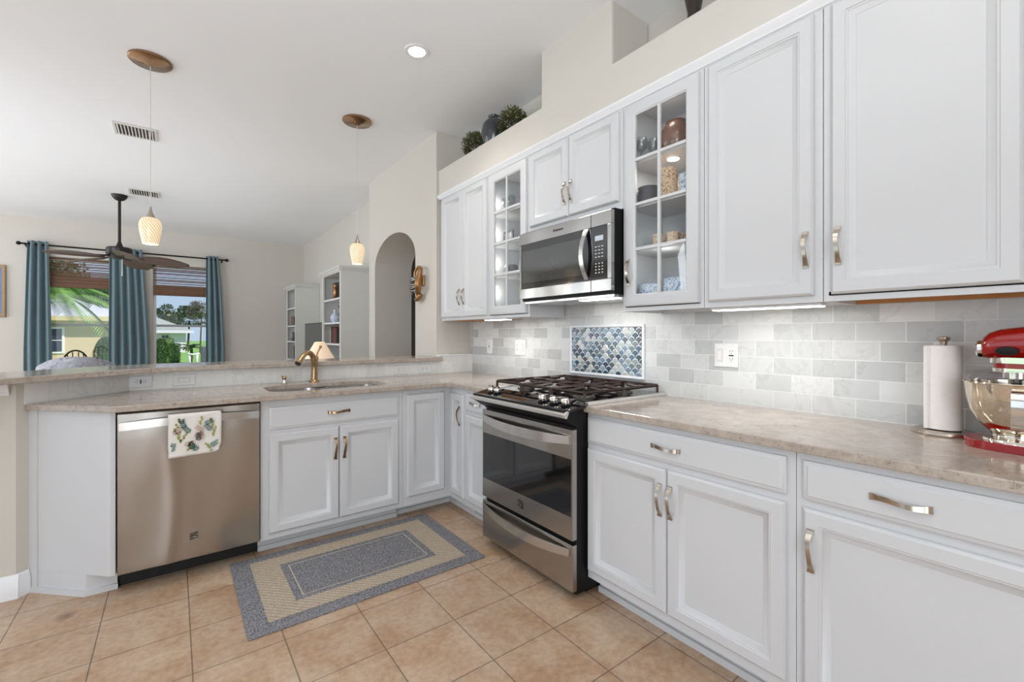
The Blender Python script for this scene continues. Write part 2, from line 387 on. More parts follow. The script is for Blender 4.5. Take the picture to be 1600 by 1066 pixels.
def prism(bm, poly, z0, z1, hole=None, mi=0):
    loops = [poly]+([hole] if hole else [])
    bot, edges = [], []
    for lp in loops:
        vs = [bm.verts.new((x, y, z0)) for x, y in lp]; bot.append(vs)
        edges += [bm.edges.new((vs[i], vs[(i+1) % len(vs)])) for i in range(len(vs))]
    f0 = bmesh.ops.triangle_fill(bm, edges=edges, use_beauty=True)['geom']; f0 = [f for f in f0 if isinstance(f, bmesh.types.BMFace)]
    top = {}
    for vs in bot:
        for v in vs: top[v] = bm.verts.new((v.co.x, v.co.y, z1))
    for f in f0: bm.faces.new([top[v] for v in f.verts])
    for vs in bot:
        for i in range(len(vs)):
            a, b = vs[i], vs[(i+1) % len(vs)]; bm.faces.new((a, b, top[b], top[a]))
    for f in bm.faces:
        if mi: f.material_index = mi
def extr(bm, prof, A, B, wd):
    """prof: list of (out, up); swept from A to B horizontally, outward = wd (unit vec)."""
    A, B, wd = Vector(A), Vector(B), Vector(wd); R = []
    for P in (A, B): R.append([bm.verts.new(P+wd*o_+Vector((0, 0, u_))) for o_, u_ in prof])
    n = len(prof)
    for i in range(n): bm.faces.new((R[0][i], R[0][(i+1) % n], R[1][(i+1) % n], R[1][i]))
    bm.faces.new(R[0]); bm.faces.new(R[1][::-1])
def blob(bm, c, r, sub=2, jit=.0, sc=(1, 1, 1), mi=0):
    g = bmesh.ops.create_icosphere(bm, subdivisions=sub, radius=1)
    for v in g['verts']:
        k = 1+random.uniform(-jit, jit); v.co = Vector((c[0]+v.co.x*r*sc[0]*k, c[1]+v.co.y*r*sc[1]*k, c[2]+v.co.z*r*sc[2]*k))
        for f in v.link_faces: f.material_index = mi
def leaf(bm, p, d, up, L, W, mi=0, bend=.2):
    p, d, up = Vector(p), Vector(d).normalized(), Vector(up)
    s_ = d.cross(up)
    if s_.length < 1e-4: s_ = Vector((1, 0, 0))
    s_.normalize(); n = s_.cross(d)
    a = bm.verts.new(p); b = bm.verts.new(p+d*L*.5+s_*W+n*bend*L*.4); c_ = bm.verts.new(p+d*L); e = bm.verts.new(p+d*L*.5-s_*W+n*bend*L*.4)
    bm.faces.new((a, b, c_, e)).material_index = mi
def text_mesh(name, s, size, m, parent, loc, rot, shear=0, depth=.0006):
    cu = bpy.data.curves.new('t', 'FONT'); cu.body = s; cu.size = size; cu.extrude = depth; cu.align_x = 'CENTER'; cu.align_y = 'CENTER'; cu.shear = shear
    o = bpy.data.objects.new('t', cu); C.objects.link(o); bpy.context.view_layer.update()
    me = bpy.data.meshes.new_from_object(o); bpy.data.objects.remove(o)
    me.name = name; me.materials.clear(); me.materials.append(MT[m])
    q = bpy.data.objects.new(name, me); C.objects.link(q); q.parent = parent; q.location = loc; q.rotation_euler = rot
    return q

def handle(bm, F, u, w_, d0, vert=True, L=.132, mat_i=0):
    """flat twisted ribbon pull, ends flat on the door"""
    n = 18; rr = []
    for i in range(n+1):
        s_ = -1+2*i/n; a = abs(s_)
        d = .004 if a > .86 else .004+.020*(1-((a/.86)**2.6))
        if a > .86: d = .004
        wd = .0062+.0036*a*a; lat = .0035*math.sin(PI*s_)
        tw = .5*math.sin(PI*s_) if a < .9 else 0
        sec = []
        for q, e in ((-1, -1), (1, -1), (1, 1), (-1, 1)):
            lu = lat+q*wd*math.cos(tw)-e*.002*math.sin(tw); ld = d+e*.002+q*wd*math.sin(tw)*.45
            uu, ww = (u+lu, w_+s_*L/2) if vert else (u+s_*L/2, w_+lu)
            sec.append(bm.verts.new(F(uu, ww, d0+max(ld, 0))))
        rr.append(sec)
    for a, b in zip(rr, rr[1:]):
        for i in range(4): bm.faces.new((a[i], a[(i+1) % 4], b[(i+1) % 4], b[i]))
    bm.faces.new(rr[0]); bm.faces.new(rr[-1])

# ------------------------------------------------------------------ the setting
CE = 3.04
bm = new(); box(bm, -5, 6.5, -3, 10, -.1, 0); struct('floor', bm, 'floor_tile')
bm = new(); box(bm, -5.1, 6.5, -3.1, 10.1, CE, CE+.15); struct('ceiling', bm, 'paint_ceiling')
bm = new(); box(bm, 2.19, 2.30, -3, 3.57, 0, CE); struct('wall_right', bm, 'paint_wall')
# arch wall with elliptical-topped opening (thick)
def arch_wall():
    bm = new(); X0, X1 = 1.85, 2.30
    ya, yb, z0, rise = 4.005, 5.09, 2.01, .305
    arc = [((ya+yb)/2+(yb-ya)/2*math.cos(t), z0+rise*math.sin(t)) for t in [PI*i/28 for i in range(29)]]   # from yb to ya
    # right pier (near), left pier (far), head
    box(bm, X0, X1, 3.57, ya, 0, CE)
    far = [(X0, yb), (X0, 5.25), (X0+.02, 5.34), (X0+.08, 5.42), (X0+.17, 5.46), (X1, 5.46), (X1, yb)]
    prism(bm, far, 0, CE)
    V0 = [bm.verts.new((X0, y, z)) for y, z in arc]; V1 = [bm.verts.new((X1, y, z)) for y, z in arc]
    T0 = [bm.verts.new((X0, y, CE)) for y, z in arc]; T1 = [bm.verts.new((X1, y, CE)) for y, z in arc]
    for i in range(28):
        bm.faces.new((V0[i], V0[i+1], T0[i+1], T0[i])); bm.faces.new((V1[i], V1[i+1], T1[i+1], T1[i])); bm.faces.new((V0[i], V0[i+1], V1[i+1], V1[i]))
    bm.normal_update()
    o = struct('wall_arch', bm, 'paint_wall')
arch_wall()
bm = new(); box(bm, 2.30, 6.5, 3.47, 3.57, 0, CE); struct('wall_side', bm, 'paint_wall')
bm = new(); box(bm, 2.10, 2.30, 5.46, 9.86, 0, CE); struct('wall_living', bm, 'paint_wall')
bm = new(); box(bm, 2.30, 6.5, 6.5, 6.6, 0, CE); box(bm, 4.3, 4.4, 3.57, 6.5, 0, CE); struct('wall_hall', bm, 'paint_wall')
# far wall with two window openings
W1 = (-1.62, -.62, .62, 2.46); W2 = (-.29, .60, .62, 2.46)
bm = new(); y0, y1 = 9.86, 10.0
for a in ((-5, W1[0], 0, CE), (W1[1], W2[0], 0, CE), (W2[1], 6.5, 0, CE), (W1[0], W1[1], 0, W1[2]), (W1[0], W1[1], W1[3], CE), (W2[0], W2[1], 0, W2[2]), (W2[0], W2[1], W2[3], CE)):
    box(bm, a[0], a[1], y0, y1, a[2], a[3])
struct('wall_far', bm, 'paint_wall')
# unseen left and back walls, with openings made up for the fill lights
bm = new(); box(bm, -5.1, -5, -3, .4, 0, CE); box(bm, -5.1, -5, 6.9, 10, 0, CE); box(bm, -5.1, -5, .4, 6.9, 2.7, CE); struct('wall_left', bm, 'paint_wall')
bm = new(); box(bm, -5, -3.7, -3.1, -3, 0, CE); box(bm, -1.0, 2.3, -3.1, -3, 0, CE); box(bm, -3.7, -1.0, -3.1, -3, 0, .15); box(bm, -3.7, -1.0, -3.1, -3, 2.75, CE); struct('wall_back', bm, 'paint_wall')
# raised bar half wall
def off45(k): return k
pony = [(1.85, 3.515), (-.205, 3.515), (-.60, 3.12), (-.765, 3.12), (-.765, 3.135), (-.27, 3.63), (1.85, 3.63)]
bm = new(); prism(bm, pony, 0, 1.025); struct('wall_bar', bm, 'paint_wall')
bm = new(); prism(bm, [(1.85, 3.515), (1.85, 3.57), (2.19, 3.57), (2.19, 3.515)], 0, 1.06); struct('wall_return_ledge', bm, 'paint_wall')
bm = new(); prism(bm, [(2.18, 3.505), (1.85, 3.505), (-.211, 3.505), (-.575, 3.141), (-.583, 3.149), (-.215, 3.514), (2.18, 3.514)], .914, 1.024); 
struct('wall_bar_tiles', bm, 'marble_bar')
bm = new(); box(bm, 1.84, 2.18, 3.5035, 3.5145, 1.024, 1.062); struct('wall_return_tiles', bm, 'marble_return')
bm = new(); extr(bm, [(-.055, 0), (.012, 0), (.016, .006), (.013, .013), (-.055, .014)], (1.843, 3.512, 1.062), (2.18, 3.512, 1.062), (0, -1, 0)); struct('trim_1', bm, 'trim_white', smooth='auto')
# range wall tile
bm = new(); box(bm, 2.18, 2.19, -3, 3.52, .90, 1.46); struct('wall_backsplash', bm, 'marble_range')
# bulkhead over the cabinets, ledge, and the chase block rising to the ceiling
bm = new(); box(bm, 1.868, 2.19, -3, 3.57, 2.455, 2.695); struct('wall_soffit', bm, 'paint_wall', bev=.008)
bm = new(); box(bm, 1.8674, 2.188, 1.60, 2.18, 2.60, CE+.02); struct('wall_chase', bm, 'paint_wall', bev=.014)
# crown strip under the bulkhead
bm = new(); extr(bm, [(0, 0), (.012, .004), (.016, .012), (.034, .028), (.036, .036), (0, .036)], (1.865, -.8, 2.42), (1.865, 3.50, 2.42), (-1, 0, 0))
extr(bm, [(0, 0), (.012, .004), (.016, .012), (.034, .028), (.036, .036), (0, .036)], (1.83, 3.49, 2.42), (2.17, 3.49, 2.42), (0, 1, 0)); struct('trim_2', bm, 'trim_white', smooth='auto')
# cap moulding and baseboard of the half wall end
cap = [(0, 0), (.008, .002), (.010, .012), (.018, .018), (.020, .030), (.032, .040), (.034, .062), (0, .062)]
bm = new(); extr(bm, cap, (-.62, 3.12, .963), (-.79, 3.12, .963), (0, -1, 0)); struct('trim_3', bm, 'trim_white', smooth='auto')
bb = [(0, 0), (.014, 0), (.014, .075), (.010, .085), (.010, .095), (.004, .108), (0, .112)]
bm = new(); extr(bm, bb, (-.565, 3.155, 0), (-.600, 3.12, 0), (.7071, -.7071, 0)); extr(bm, bb, (-.590, 3.12, 0), (-.79, 3.12, 0), (0, -1, 0)); struct('baseboard_bar', bm, 'trim_white', smooth='auto')
bm = new(); extr(bm, bb, (-5, 9.86, 0), (2.1, 9.86, 0), (0, -1, 0)); struct('baseboard_far', bm, 'trim_white')

# ------------------------------------------------------------------ far windows
def window(n, W, wname):
    x0, x1, z0, z1 = W
    o = bpy.data.objects.new(wname, None); C.objects.link(o); o['kind'] = 'structure'; o.location = (0, 0, 0)
    bm = new(); t = .045
    for a in ((x0, x0+t, z0, z1), (x1-t, x1, z0, z1), (x0, x1, z0, z0+t), (x0, x1, z1-t, z1)): box(bm, a[0], a[1], 9.90, 9.96, a[2], a[3])
    link('window_frame', bm, 'window_white', o)
    bm = new(); box(bm, x0+t, x1-t, 9.895, 9.955, 1.385, 1.425); link('window_rail', bm, 'rail_grey', o)
    bm = new(); box(bm, x0+t, x1-t, 9.925, 9.931, z0+t, z1-t); link('pane', bm, 'window_glass', o)
    bm = new(); box(bm, x0-.02, x1+.02, 9.80, 9.90, z0-.03, z0); link('window_sill', bm, 'trim_white', o)
window(1, W1, 'window_1'); window(2, W2, 'window_2')
# hall window seen as a sliver through the arch
o3 = bpy.data.objects.new('window_3', None); C.objects.link(o3); o3['kind'] = 'structure'
bm = new(); box(bm, 4.27, 4.30, 4.2, 6.3, .9, 2.2); link('pane', bm, 'window_dark', o3)
bm = new()
for i in range(28): fb(bm, ID, 4.22, 4.26, 4.2, 6.3, .92+i*.025, .934+i*.025)
link('window_blind', bm, 'trim_white', o3)

# ------------------------------------------------------------------ base cabinets
def add_handle(T, parent, F, u, w_, d0, vert, m='nickel', name='handle', L=.132):
    b = new(); handle(b, F, u, w_, d0, vert, L); return T.part(name, b, m, parent, smooth='auto')
XF, YF = FX(1.58), FY(2.85)      # face-frame planes
def toe_range(bm, a, b): box(bm, 1.665, 1.70, a, b, .0, .095); 
def shoe_range(bm, a, b): box(bm, 1.652, 1.668, a, b, 0, .028)
def base_cab(name, label, y0, y1, drawers, doors, fy=None):
    """range-side cabinet; drawers: (u0,u1,w0,w1,handle) doors: (u0,u1,w0,w1,hu or None, hmat)"""
    T = Thing(name, label, 'cabinet', (1.88, (y0+y1)/2, 0), 'white base cabinets')
    bm = new(); box(bm, 1.58, 2.175, y0, y1, .095, .884); T.part('body', bm, 'paint_white')
    bm = new(); toe_range(bm, y0, y1); shoe_range(bm, y0, y1); T.part('toe_kick', bm, 'paint_white')
    for (a, b, c, d, h) in drawers:
        bm = new(); panel(bm, XF, a, b, c, d, DRAW); dr = T.part('drawer', bm, 'paint_white', smooth='auto')
        if h is not None: add_handle(T, dr, XF, h, (c+d)/2, .019, False, 'nickel')
    for (a, b, c, d, h, hm) in doors:
        bm = new(); panel(bm, XF, a, b, c, d, DOOR); dr = T.part('door', bm, 'paint_white', smooth='auto')
        if h is not None: add_handle(T, dr, XF, h, d-.125 if hm != 'top' else d-.125, .019, True, 'nickel')
    return T
base_cab('base_cabinet', 'white base cabinet right of the range with one wide drawer over two doors', .60, 1.497,
         [(.625, 1.49, .738, .858, 1.062)], [(1.064, 1.49, .135, .712, 1.088, ''), (.625, 1.060, .135, .712, 1.040, '')])
base_cab('base_cabinet', 'white base cabinet under the stand mixer with a drawer over one door', -.35, .598,
         [(-.32, .576, .738, .858, .339)], [(.02, .576, .135, .712, .552, ''), (-.32, .016, .135, .712, None, '')])
base_cab('base_cabinet', 'narrow white base cabinet squeezed between the range and the corner cabinet', 2.262, 2.618,
         [(2.285, 2.605, .738, .858, 2.475)], [(2.285, 2.605, .135, .712, None, '')])
# corner cabinet
T = Thing('corner_base_cabinet', 'white corner base cabinet with two tall narrow doors meeting at a right angle', 'cabinet', (1.9, 3.1, 0), 'white base cabinets')
bm = new(); prism(bm, [(1.225, 2.85), (1.58, 2.85), (1.58, 2.62), (2.175, 2.62), (2.175, 3.50), (1.225, 3.50)], .095, .884); T.part('body', bm, 'paint_white')
bm = new(); prism(bm, [(1.225, 2.99), (1.652, 2.99), (1.652, 2.262+.358), (1.70, 2.62), (1.70, 3.03), (1.225, 3.03)], 0, .095)
box(bm, 1.225, 1.65, 2.975, 2.99, 0, .028); T.part('toe_kick', bm, 'paint_white')
bm = new(); panel(bm, YF, 1.250, 1.535, .155, .848, DOOR); T.part('door', bm, 'paint_white', smooth='auto')
bm = new(); panel(bm, XF, 2.635, 2.822, .135, .842, DOOR); d = T.part('door', bm, 'paint_white', smooth='auto')
add_handle(T, d, XF, 2.675, .693, .019, True, 'brass').__setitem__('label', 'brass-toned bow handle')
# sink cabinet
T = Thing('sink_base_cabinet', 'white sink cabinet with a wide false drawer above two doors and brass-toned pulls', 'cabinet', (.80, 3.15, 0), 'white base cabinets')
bm = new()   # open-topped carcass so the basin can hang in it
box(bm, .385, 1.223, 2.85, 2.875, .095, .884); box(bm, .385, .403, 2.875, 3.50, .095, .884); box(bm, 1.205, 1.223, 2.875, 3.50, .095, .884)
box(bm, .403, 1.205, 3.485, 3.50, .095, .884); box(bm, .403, 1.205, 2.875, 3.485, .095, .113); T.part('body', bm, 'paint_white')
bm = new(); box(bm, .385, 1.223, 2.955, 2.975, 0, .095); box(bm, .385, 1.223, 2.943, 2.955, 0, .028); T.part('toe_kick', bm, 'paint_white')
bm = new(); panel(bm, YF, .425, 1.192, .712, .838, DRAW); d = T.part('drawer', bm, 'paint_white', smooth='auto'); add_handle(T, d, YF, .806, .781, .019, False, 'brass')
for a, b, h in ((.425, .808, .785), (.812, 1.192, .838)):
    bm = new(); panel(bm, YF, a, b, .128, .690, DOOR); d = T.part('door', bm, 'paint_white', smooth='auto'); add_handle(T, d, YF, h, .558, .019, True, 'brass')
# angled end cabinet of the peninsula
T = Thing('end_cabinet', 'plain white angled end cabinet left of the dishwasher with a notched toe space', 'cabinet', (-.35, 3.2, 0), 'white base cabinets')
bm = new(); prism(bm, [(-.223, 2.85), (-.243, 2.85), (-.563, 3.165), (-.225, 3.50)], .100, .884)
prism(bm, [(-.223, 2.945), (-.338, 2.945), (-.563, 3.165), (-.225, 3.50)], 0, .100); T.part('body', bm, 'paint_white', bev=.002)
bm = new(); prism(bm, [(-.221, 2.933), (-.343, 2.933), (-.570, 3.156), (-.562, 3.164), (-.338, 2.945), (-.221, 2.945)], 0, .026); T.part('shoe_moulding', bm, 'paint_white')
bm = new(); prism(bm, [(-.532, 3.126), (-.572, 3.165), (-.567, 3.170), (-.527, 3.131)], .026, .884); T.part('filler_strip', bm, 'paint_white')

# ------------------------------------------------------------------ dishwasher
T = Thing('dishwasher', 'stainless steel dishwasher under the peninsula counter beside the sink cabinet', 'dishwasher', (.08, 3.1, 0))
bm = new(); box(bm, -.221, .383, 2.875, 3.45, .10, .880); box(bm, -.219, .381, 2.96, 3.0, .0, .10); T.part('body', bm, 'black_gap')
bm = new(); n = 72; a0, a1 = -.214, .376      # gently bowed door with a long shallow vertical buckle in the sheet
R = []
def dwy(x, z):
    xc = -.035+.032*math.sin((z-.10)*4.6)
    return -.004*math.sin(PI*(x-a0)/(a1-a0)) - (.0042*math.exp(-((x-xc)/.030)**2)*min(1, max(0, (.76-z)*8)) if z < .76 else 0)
rows = [(.108, 2.822), (.112, 2.818)]+[(.112+.648*k/24, 2.816) for k in range(1, 25)]+[(.870, 2.818), (.876, 2.824)]
for k, (z, y) in enumerate(rows): R.append([bm.verts.new((a0+(a1-a0)*i/n, y+dwy(a0+(a1-a0)*i/n, z), z)) for i in range(n+1)])
for a, b in zip(R, R[1:]):
    for i in range(n): bm.faces.new((a[i], a[i+1], b[i+1], b[i]))
bk0 = [bm.verts.new((x, 2.874, z)) for x in (a0, a1) for z in (.108, .876)]
bm.faces.new([r_[0] for r_ in R]+[bk0[1], bk0[0]]); bm.faces.new([r_[n] for r_ in R]+[bk0[3], bk0[2]])
bm.faces.new([v for v in R[0]]+[bk0[2], bk0[0]]); bm.faces.new([v for v in R[-1]]+[bk0[3], bk0[1]])
door = T.part('door', bm, 'steel', smooth='auto')
bm = new(); rr = []
for i in range(25):
    s_ = -1+2*i/24; x = .081+s_*.290; ou = .006+.030*(1-s_*s_)**.8; zz = .812+.012*(1-s_*s_)
    rr.append([bm.verts.new((x, 2.815-ou+e*.004, zz+q*.019)) for q, e in ((-1, -1), (1, -1), (1, 1), (-1, 1))])
for a, b in zip(rr, rr[1:]):
    for i in range(4): bm.faces.new((a[i], a[(i+1) % 4], b[(i+1) % 4], b[i]))
bm.faces.new(rr[0]); bm.faces.new(rr[-1])
box(bm, -.213, -.203, 2.806, 2.82, .795, .83); box(bm, .365, .375, 2.806, 2.82, .795, .83)
T.part('handle', bm, 'steel_bright', door, smooth='auto')
def emblem(T, F, u, w_, s_, parent, d):
    bm = new()
    def st(p, r=.06): tube(bm, [F(u+x*s_, w_+y*s_, d) for x, y in smoothpath2(p)], r*s_, 5)
    def smoothpath2(p): return [(v.x, v.y) for v in smoothpath([(x, y, 0) for x, y in p], 5)]
    st([(-.5, .35), (-.1, .45), (.5, .5)]); st([(-.5, .12), (0, .22), (.5, .36)]); st([(-.5, -.1), (0, .05), (.35, .0), (.5, -.2), (.2, -.35), (-.1, -.3)])
    for x in (-.45, -.3, -.15): st([(x, -.2), (x, -.5)], .05)
    return T.part('emblem', bm, 'emblem', parent)
emblem(T, FY(2.812), .081, .222, .034, door, .0015)
# dish towel over the handle
T = Thing('dish_towel', 'white dish towel with green and olive leaf print draped over the dishwasher handle', 'towel', (.09, 2.78, .64))
bm = new(); n, mm = 14, 18; P = []
def tw(i, j):   # i across, j down from the fold
    x = -.022+.218*i/n; s_ = j/mm
    y = 2.768-.002*math.sin(i*.9+j*.3)-.003*math.sin(i*.45); z = .846-.203*s_ + .004*(i/n)*s_
    if i == n and j > mm-4: x -= .004*(j-mm+4)
    if j == mm and (i > n-2): z += .006*(i-n+2)
    return (x, y, z)
G = [[bm.verts.new(tw(i, j)) for i in range(n+1)] for j in range(mm+1)]
B = [[bm.verts.new((-.024+.210*i/n, 2.807-.0025, .846-.17*j/mm)) for i in range(n+1)] for j in range(mm+1)]
for Q in (G, B):
    for a, b in zip(Q, Q[1:]):
        for i in range(n): bm.faces.new((a[i], a[i+1], b[i+1], b[i]))
prev = G[0]
for k in range(1, 6):
    t = PI*k/6; row = [bm.verts.new((G[0][i].co.x*(1-k/6)+B[0][i].co.x*k/6, (2.768+2.8045)/2-.018*math.cos(t), .846+.010*math.sin(t))) for i in range(n+1)]
    for i in range(n): bm.faces.new((prev[i], prev[i+1], row[i+1], row[i]))
    prev = row
for i in range(n): bm.faces.new((prev[i], prev[i+1], B[0][i+1], B[0][i]))
cl = T.part('cloth', bm, 'towel_white', smooth=True)
sol = cl.modifiers.new('thick', 'SOLIDIFY'); sol.thickness = .003
bm = new()
random.seed(3)
sprays = [(-.012+.043*i_+random.uniform(-.006, .006), .665+.043*j_+random.uniform(-.006, .006), random.uniform(.6, 2.5), [0, 1, 3, 0, 2, 1, 0][(i_*3+j_*2) % 7]) for i_ in range(5) for j_ in range(4) if (i_+j_) % 2 == 0]+[(.020, .815, 1.8, 1), (.085, .835, 1.5, 0), (.150, .825, 1.2, 0), (.115, .79, .5, 3), (.045, .775, 1.9, 0), (.180, .78, .9, 0), (.16, .73, 1.3, 1), (.10, .705, 1.6, 0), (.02, .72, 1.5, 1), (.055, .67, 1.3, 1), (.14, .675, .6, 3), (.185, .69, 1.0, 0), (.125, .755, 2.4, 2), (.07, .735, .3, 2), (.03, .70, .2, 2), (.004, .76, 1.4, 1), (.155, .775, 1.6, 1), (.1, .66, 2.2, 0)]
def pl(p, aa, L, W, mi):
    d = Vector((math.cos(aa), 0, math.sin(aa))); s_ = Vector((-d.z, 0, d.x)); q = [p, p+d*L*.45+s_*W, p+d*L, p+d*L*.45-s_*W]
    if min(v.x for v in q) < -.018 or max(v.x for v in q) > .188 or min(v.z for v in q) < .652 or max(v.z for v in q) > .843: return
    bm.faces.new([bm.verts.new((v.x, 2.7605, v.z)) for v in q]).material_index = mi
for (x, z, a, mi) in sprays:
    p0 = Vector((x, 0, z)); d0 = Vector((math.cos(a), 0, math.sin(a)))
    pl(p0, a, .052, .0008, mi)
    if mi == 1:
        for k in range(5): pl(p0+d0*.010*k, a+random.uniform(-1, 1), .014, .0055, mi)
    else:
        for k in range(1, 5):
            for q_ in (-.75, .75): pl(p0+d0*.0105*k, a+q_, .024-.002*k, .0036, mi if k % 2 else (3 if mi == 0 else mi))
T.part('leaf_print', bm, ['print_green', 'print_olive', 'print_pink', 'print_teal'], cl)

# ------------------------------------------------------------------ worktops
def rrect(x0, x1, y0, y1, r, n=6):
    out = []
    for cx_, cy_, a in ((x1-r, y1-r, 0), (x0+r, y1-r, PI/2), (x0+r, y0+r, PI), (x1-r, y0+r, 1.5*PI)):
        out += [(cx_+r*math.cos(a+k*PI/2/n), cy_+r*math.sin(a+k*PI/2/n)) for k in range(n+1)]
    return out
bm = new()
prism(bm, [(2.18, 2.262), (1.545, 2.262), (1.545, 2.77), (1.520, 2.79), (-.215, 2.79), (-.235, 2.80), (-.572, 3.137), (-.572, 3.145), (-.21, 3.505), (2.18, 3.505)], .884, .914, hole=rrect(.45, 1.17, 2.915, 3.315, .11))
single('countertop', bm, 'quartz', 'beige quartz worktop along the peninsula and corner with the sink cut into it', 'countertop', 'quartz worktops', bev=.004)
bm = new(); box(bm, 1.545, 2.18, -.8, 1.498, .884, .914)
single('countertop', bm, 'quartz', 'beige quartz worktop right of the range carrying the mixer and paper towels', 'countertop', 'quartz worktops', bev=.004)
bar = [(v.x, v.y) for v in smoothpath([(1.848, 3.44, 0), (1.0, 3.44, 0), (.3, 3.44, 0), (0, 3.41, 0), (-.15, 3.345, 0), (-.30, 3.235, 0), (-.45, 3.10, 0), (-.60, 2.955, 0), (-.80, 2.76, 0)], 4)]
barb = [(v.x, v.y) for v in smoothpath([(-1.10, 3.06, 0), (-.85, 3.32, 0), (-.60, 3.56, 0), (-.38, 3.74, 0), (-.15, 3.83, 0), (.2, 3.86, 0), (1.848, 3.86, 0)], 4)]
bm = new(); prism(bm, bar+barb, 1.025, 1.055)
single('bar_top', bm, 'quartz', 'beige quartz raised bar top curving at its left end', 'countertop', 'quartz worktops', bev=.004)

# sink
T = Thing('sink', 'undermount double-bowl stainless sink set in the peninsula worktop', 'sink', (.81, 3.1, .70))
bm = new()
def basin(x0, x1, y0, y1):
    lo = [rrect(x0, x1, y0, y1, .09), rrect(x0+.01, x1-.01, y0+.01, y1-.01, .085), rrect(x0+.03, x1-.03, y0+.03, y1-.03, .07)]
    zs = (.882, .72, .70); R = [[bm.verts.new((x, y, z)) for x, y in lp] for lp, z in zip(lo, zs)]
    for a, b in zip(R, R[1:]):
        for i in range(len(a)): bm.faces.new((a[i], a[(i+1) % len(a)], b[(i+1) % len(a)], b[i]))
    bm.faces.new(R[-1])
basin(.425, .80, 2.895, 3.335); basin(.82, 1.195, 2.895, 3.335); box(bm, .795, .825, 2.93, 3.30, .86, .8815)
T.part('basin', bm, 'steel_bright', smooth='auto')
for dx in (.61, 1.0): bm = new(); lathe(bm, [(.04, 0), (.045, .003), (.03, .004), (.0, .002)], (dx, 3.12, .701)); T.part('drain', bm, 'chrome', smooth=True)
# faucet
T = Thing('faucet', 'champagne bronze arched single-lever faucet behind the sink', 'faucet', (.795, 3.40, .914))
bm = new(); lathe(bm, [(.034, 0), (.034, .006), (.028, .012), (.026, .016)], (.795, 3.40, .914)); T.part('base', bm, 'bronze', smooth='auto')
bm = new(); pth = smoothpath([(.795, 3.40, .925), (.797, 3.40, .985), (.795, 3.395, 1.04), (.782, 3.375, 1.092), (.752, 3.335, 1.122), (.715, 3.30, 1.118), (.685, 3.275, 1.092)], 5)
tube(bm, pth, [.0235-.0075*min(1, i/24) for i in range(len(pth))], 16); T.part('spout', bm, 'bronze', smooth=True)
bm = new(); tube(bm, [(.692, 3.281, 1.100), (.676, 3.268, 1.080), (.660, 3.254, 1.058)], [.017, .020, .021], 16); nz = T.part('spray_head', bm, 'bronze', smooth='auto')
bm = new(); tube(bm, [(.6605, 3.2545, 1.0585), (.657, 3.2515, 1.054)], [.0195, .018], 16); T.part('nozzle', bm, 'slot_dark', nz)
bm = new(); tube(bm, smoothpath([(.799, 3.402, 1.03), (.806, 3.404, 1.07), (.812, 3.406, 1.098)], 4), [.018, .019, .02, .02, .019, .019, .018, .016, .012], 14); hb = T.part('lever_body', bm, 'bronze', smooth=True)
bm = new(); tube(bm, smoothpath([(.812, 3.406, 1.092), (.822, 3.408, 1.125), (.838, 3.41, 1.155)], 4), .0065, 10); lathe(bm, [(0, -.011), (.008, -.008), (.0115, 0), (.008, .008), (0, .011)], (.841, 3.41, 1.162), 14); T.part('lever', bm, 'bronze', hb, smooth=True)
T = Thing('soap_dispenser', 'small bronze-topped soap pump left of the faucet', 'soap dispenser', (.605, 3.41, .914))
bm = new(); lathe(bm, [(.019, 0), (.020, .004), (.015, .010), (.012, .020), (.012, .026)], (.605, 3.41, .914), 16); T.part('base', bm, 'chrome', smooth='auto')
bm = new(); lathe(bm, [(.009, .024), (.014, .032), (.015, .044), (.009, .052), (0, .053)], (.605, 3.41, .914), 14); tube(bm, [(.605, 3.41, .956), (.590, 3.395, .962)], .006, 8); T.part('pump', bm, 'bronze', smooth=True)

# ------------------------------------------------------------------ range
T = Thing('gas_range', 'stainless steel slide-in gas range with black sides between the base cabinets', 'stove', (1.85, 1.88, 0))
ya, yb = 1.503, 2.257
bm = new(); box(bm, 1.505, 2.175, ya, yb, .03, .905); box(bm, 1.60, 2.15, ya+.03, yb-.03, 0, .03); T.part('body', bm, 'black')
# lower drawer
bm = new(); fb(bm, FX(1.505), ya-.006, yb, .050, .268, 0, .028); dr = T.part('drawer', bm, 'steel', bev=.003)
def bowed(F, u0, u1, wc, hh, bow, d, sag):
    b = new(); rr = []
    for i in range(25):
        s_ = -1+2*i/24; u = (u0+u1)/2+s_*(u1-u0)/2; k = (1-s_*s_)
        rr.append([b.verts.new(F(u, wc-sag*k+q*hh*(.75+.25*k), d+bow*k+e*.004)) for q, e in ((-1, 1), (1, 1), (1, -1), (-1, -1))])
    for a, c_ in zip(rr, rr[1:]):
        for i in range(4): b.faces.new((a[i], a[(i+1) % 4], c_[(i+1) % 4], c_[i]))
    b.faces.new(rr[0]); b.faces.new(rr[-1]); return b
T.part('handle', bowed(FX(1.505), ya+.012, yb-.014, .232, .022, .032, .033, .020), 'steel_bright', dr, smooth='auto')
bm = new(); F = FX(1.505)
fb(bm, F, ya-.004, yb, .290, .398, 0, .028); fb(bm, F, ya-.004, yb, .668, .805, 0, .028); fb(bm, F, ya-.004, ya+.004, .398, .668, 0, .028); fb(bm, F, yb-.006, yb, .398, .668, 0, .028)
dr = T.part('oven_door', bm, 'steel')
bm = new(); fb(bm, F, ya+.004, yb-.006, .398, .668, .002, .026); T.part('door_glass', bm, 'black_glass', dr)
T.part('handle', bowed(F, ya+.012, yb-.014, .757, .024, .040, .033, .012), 'steel_bright', dr, smooth='auto')
emblem(T, F, 1.89, .345, .040, dr, .0295)
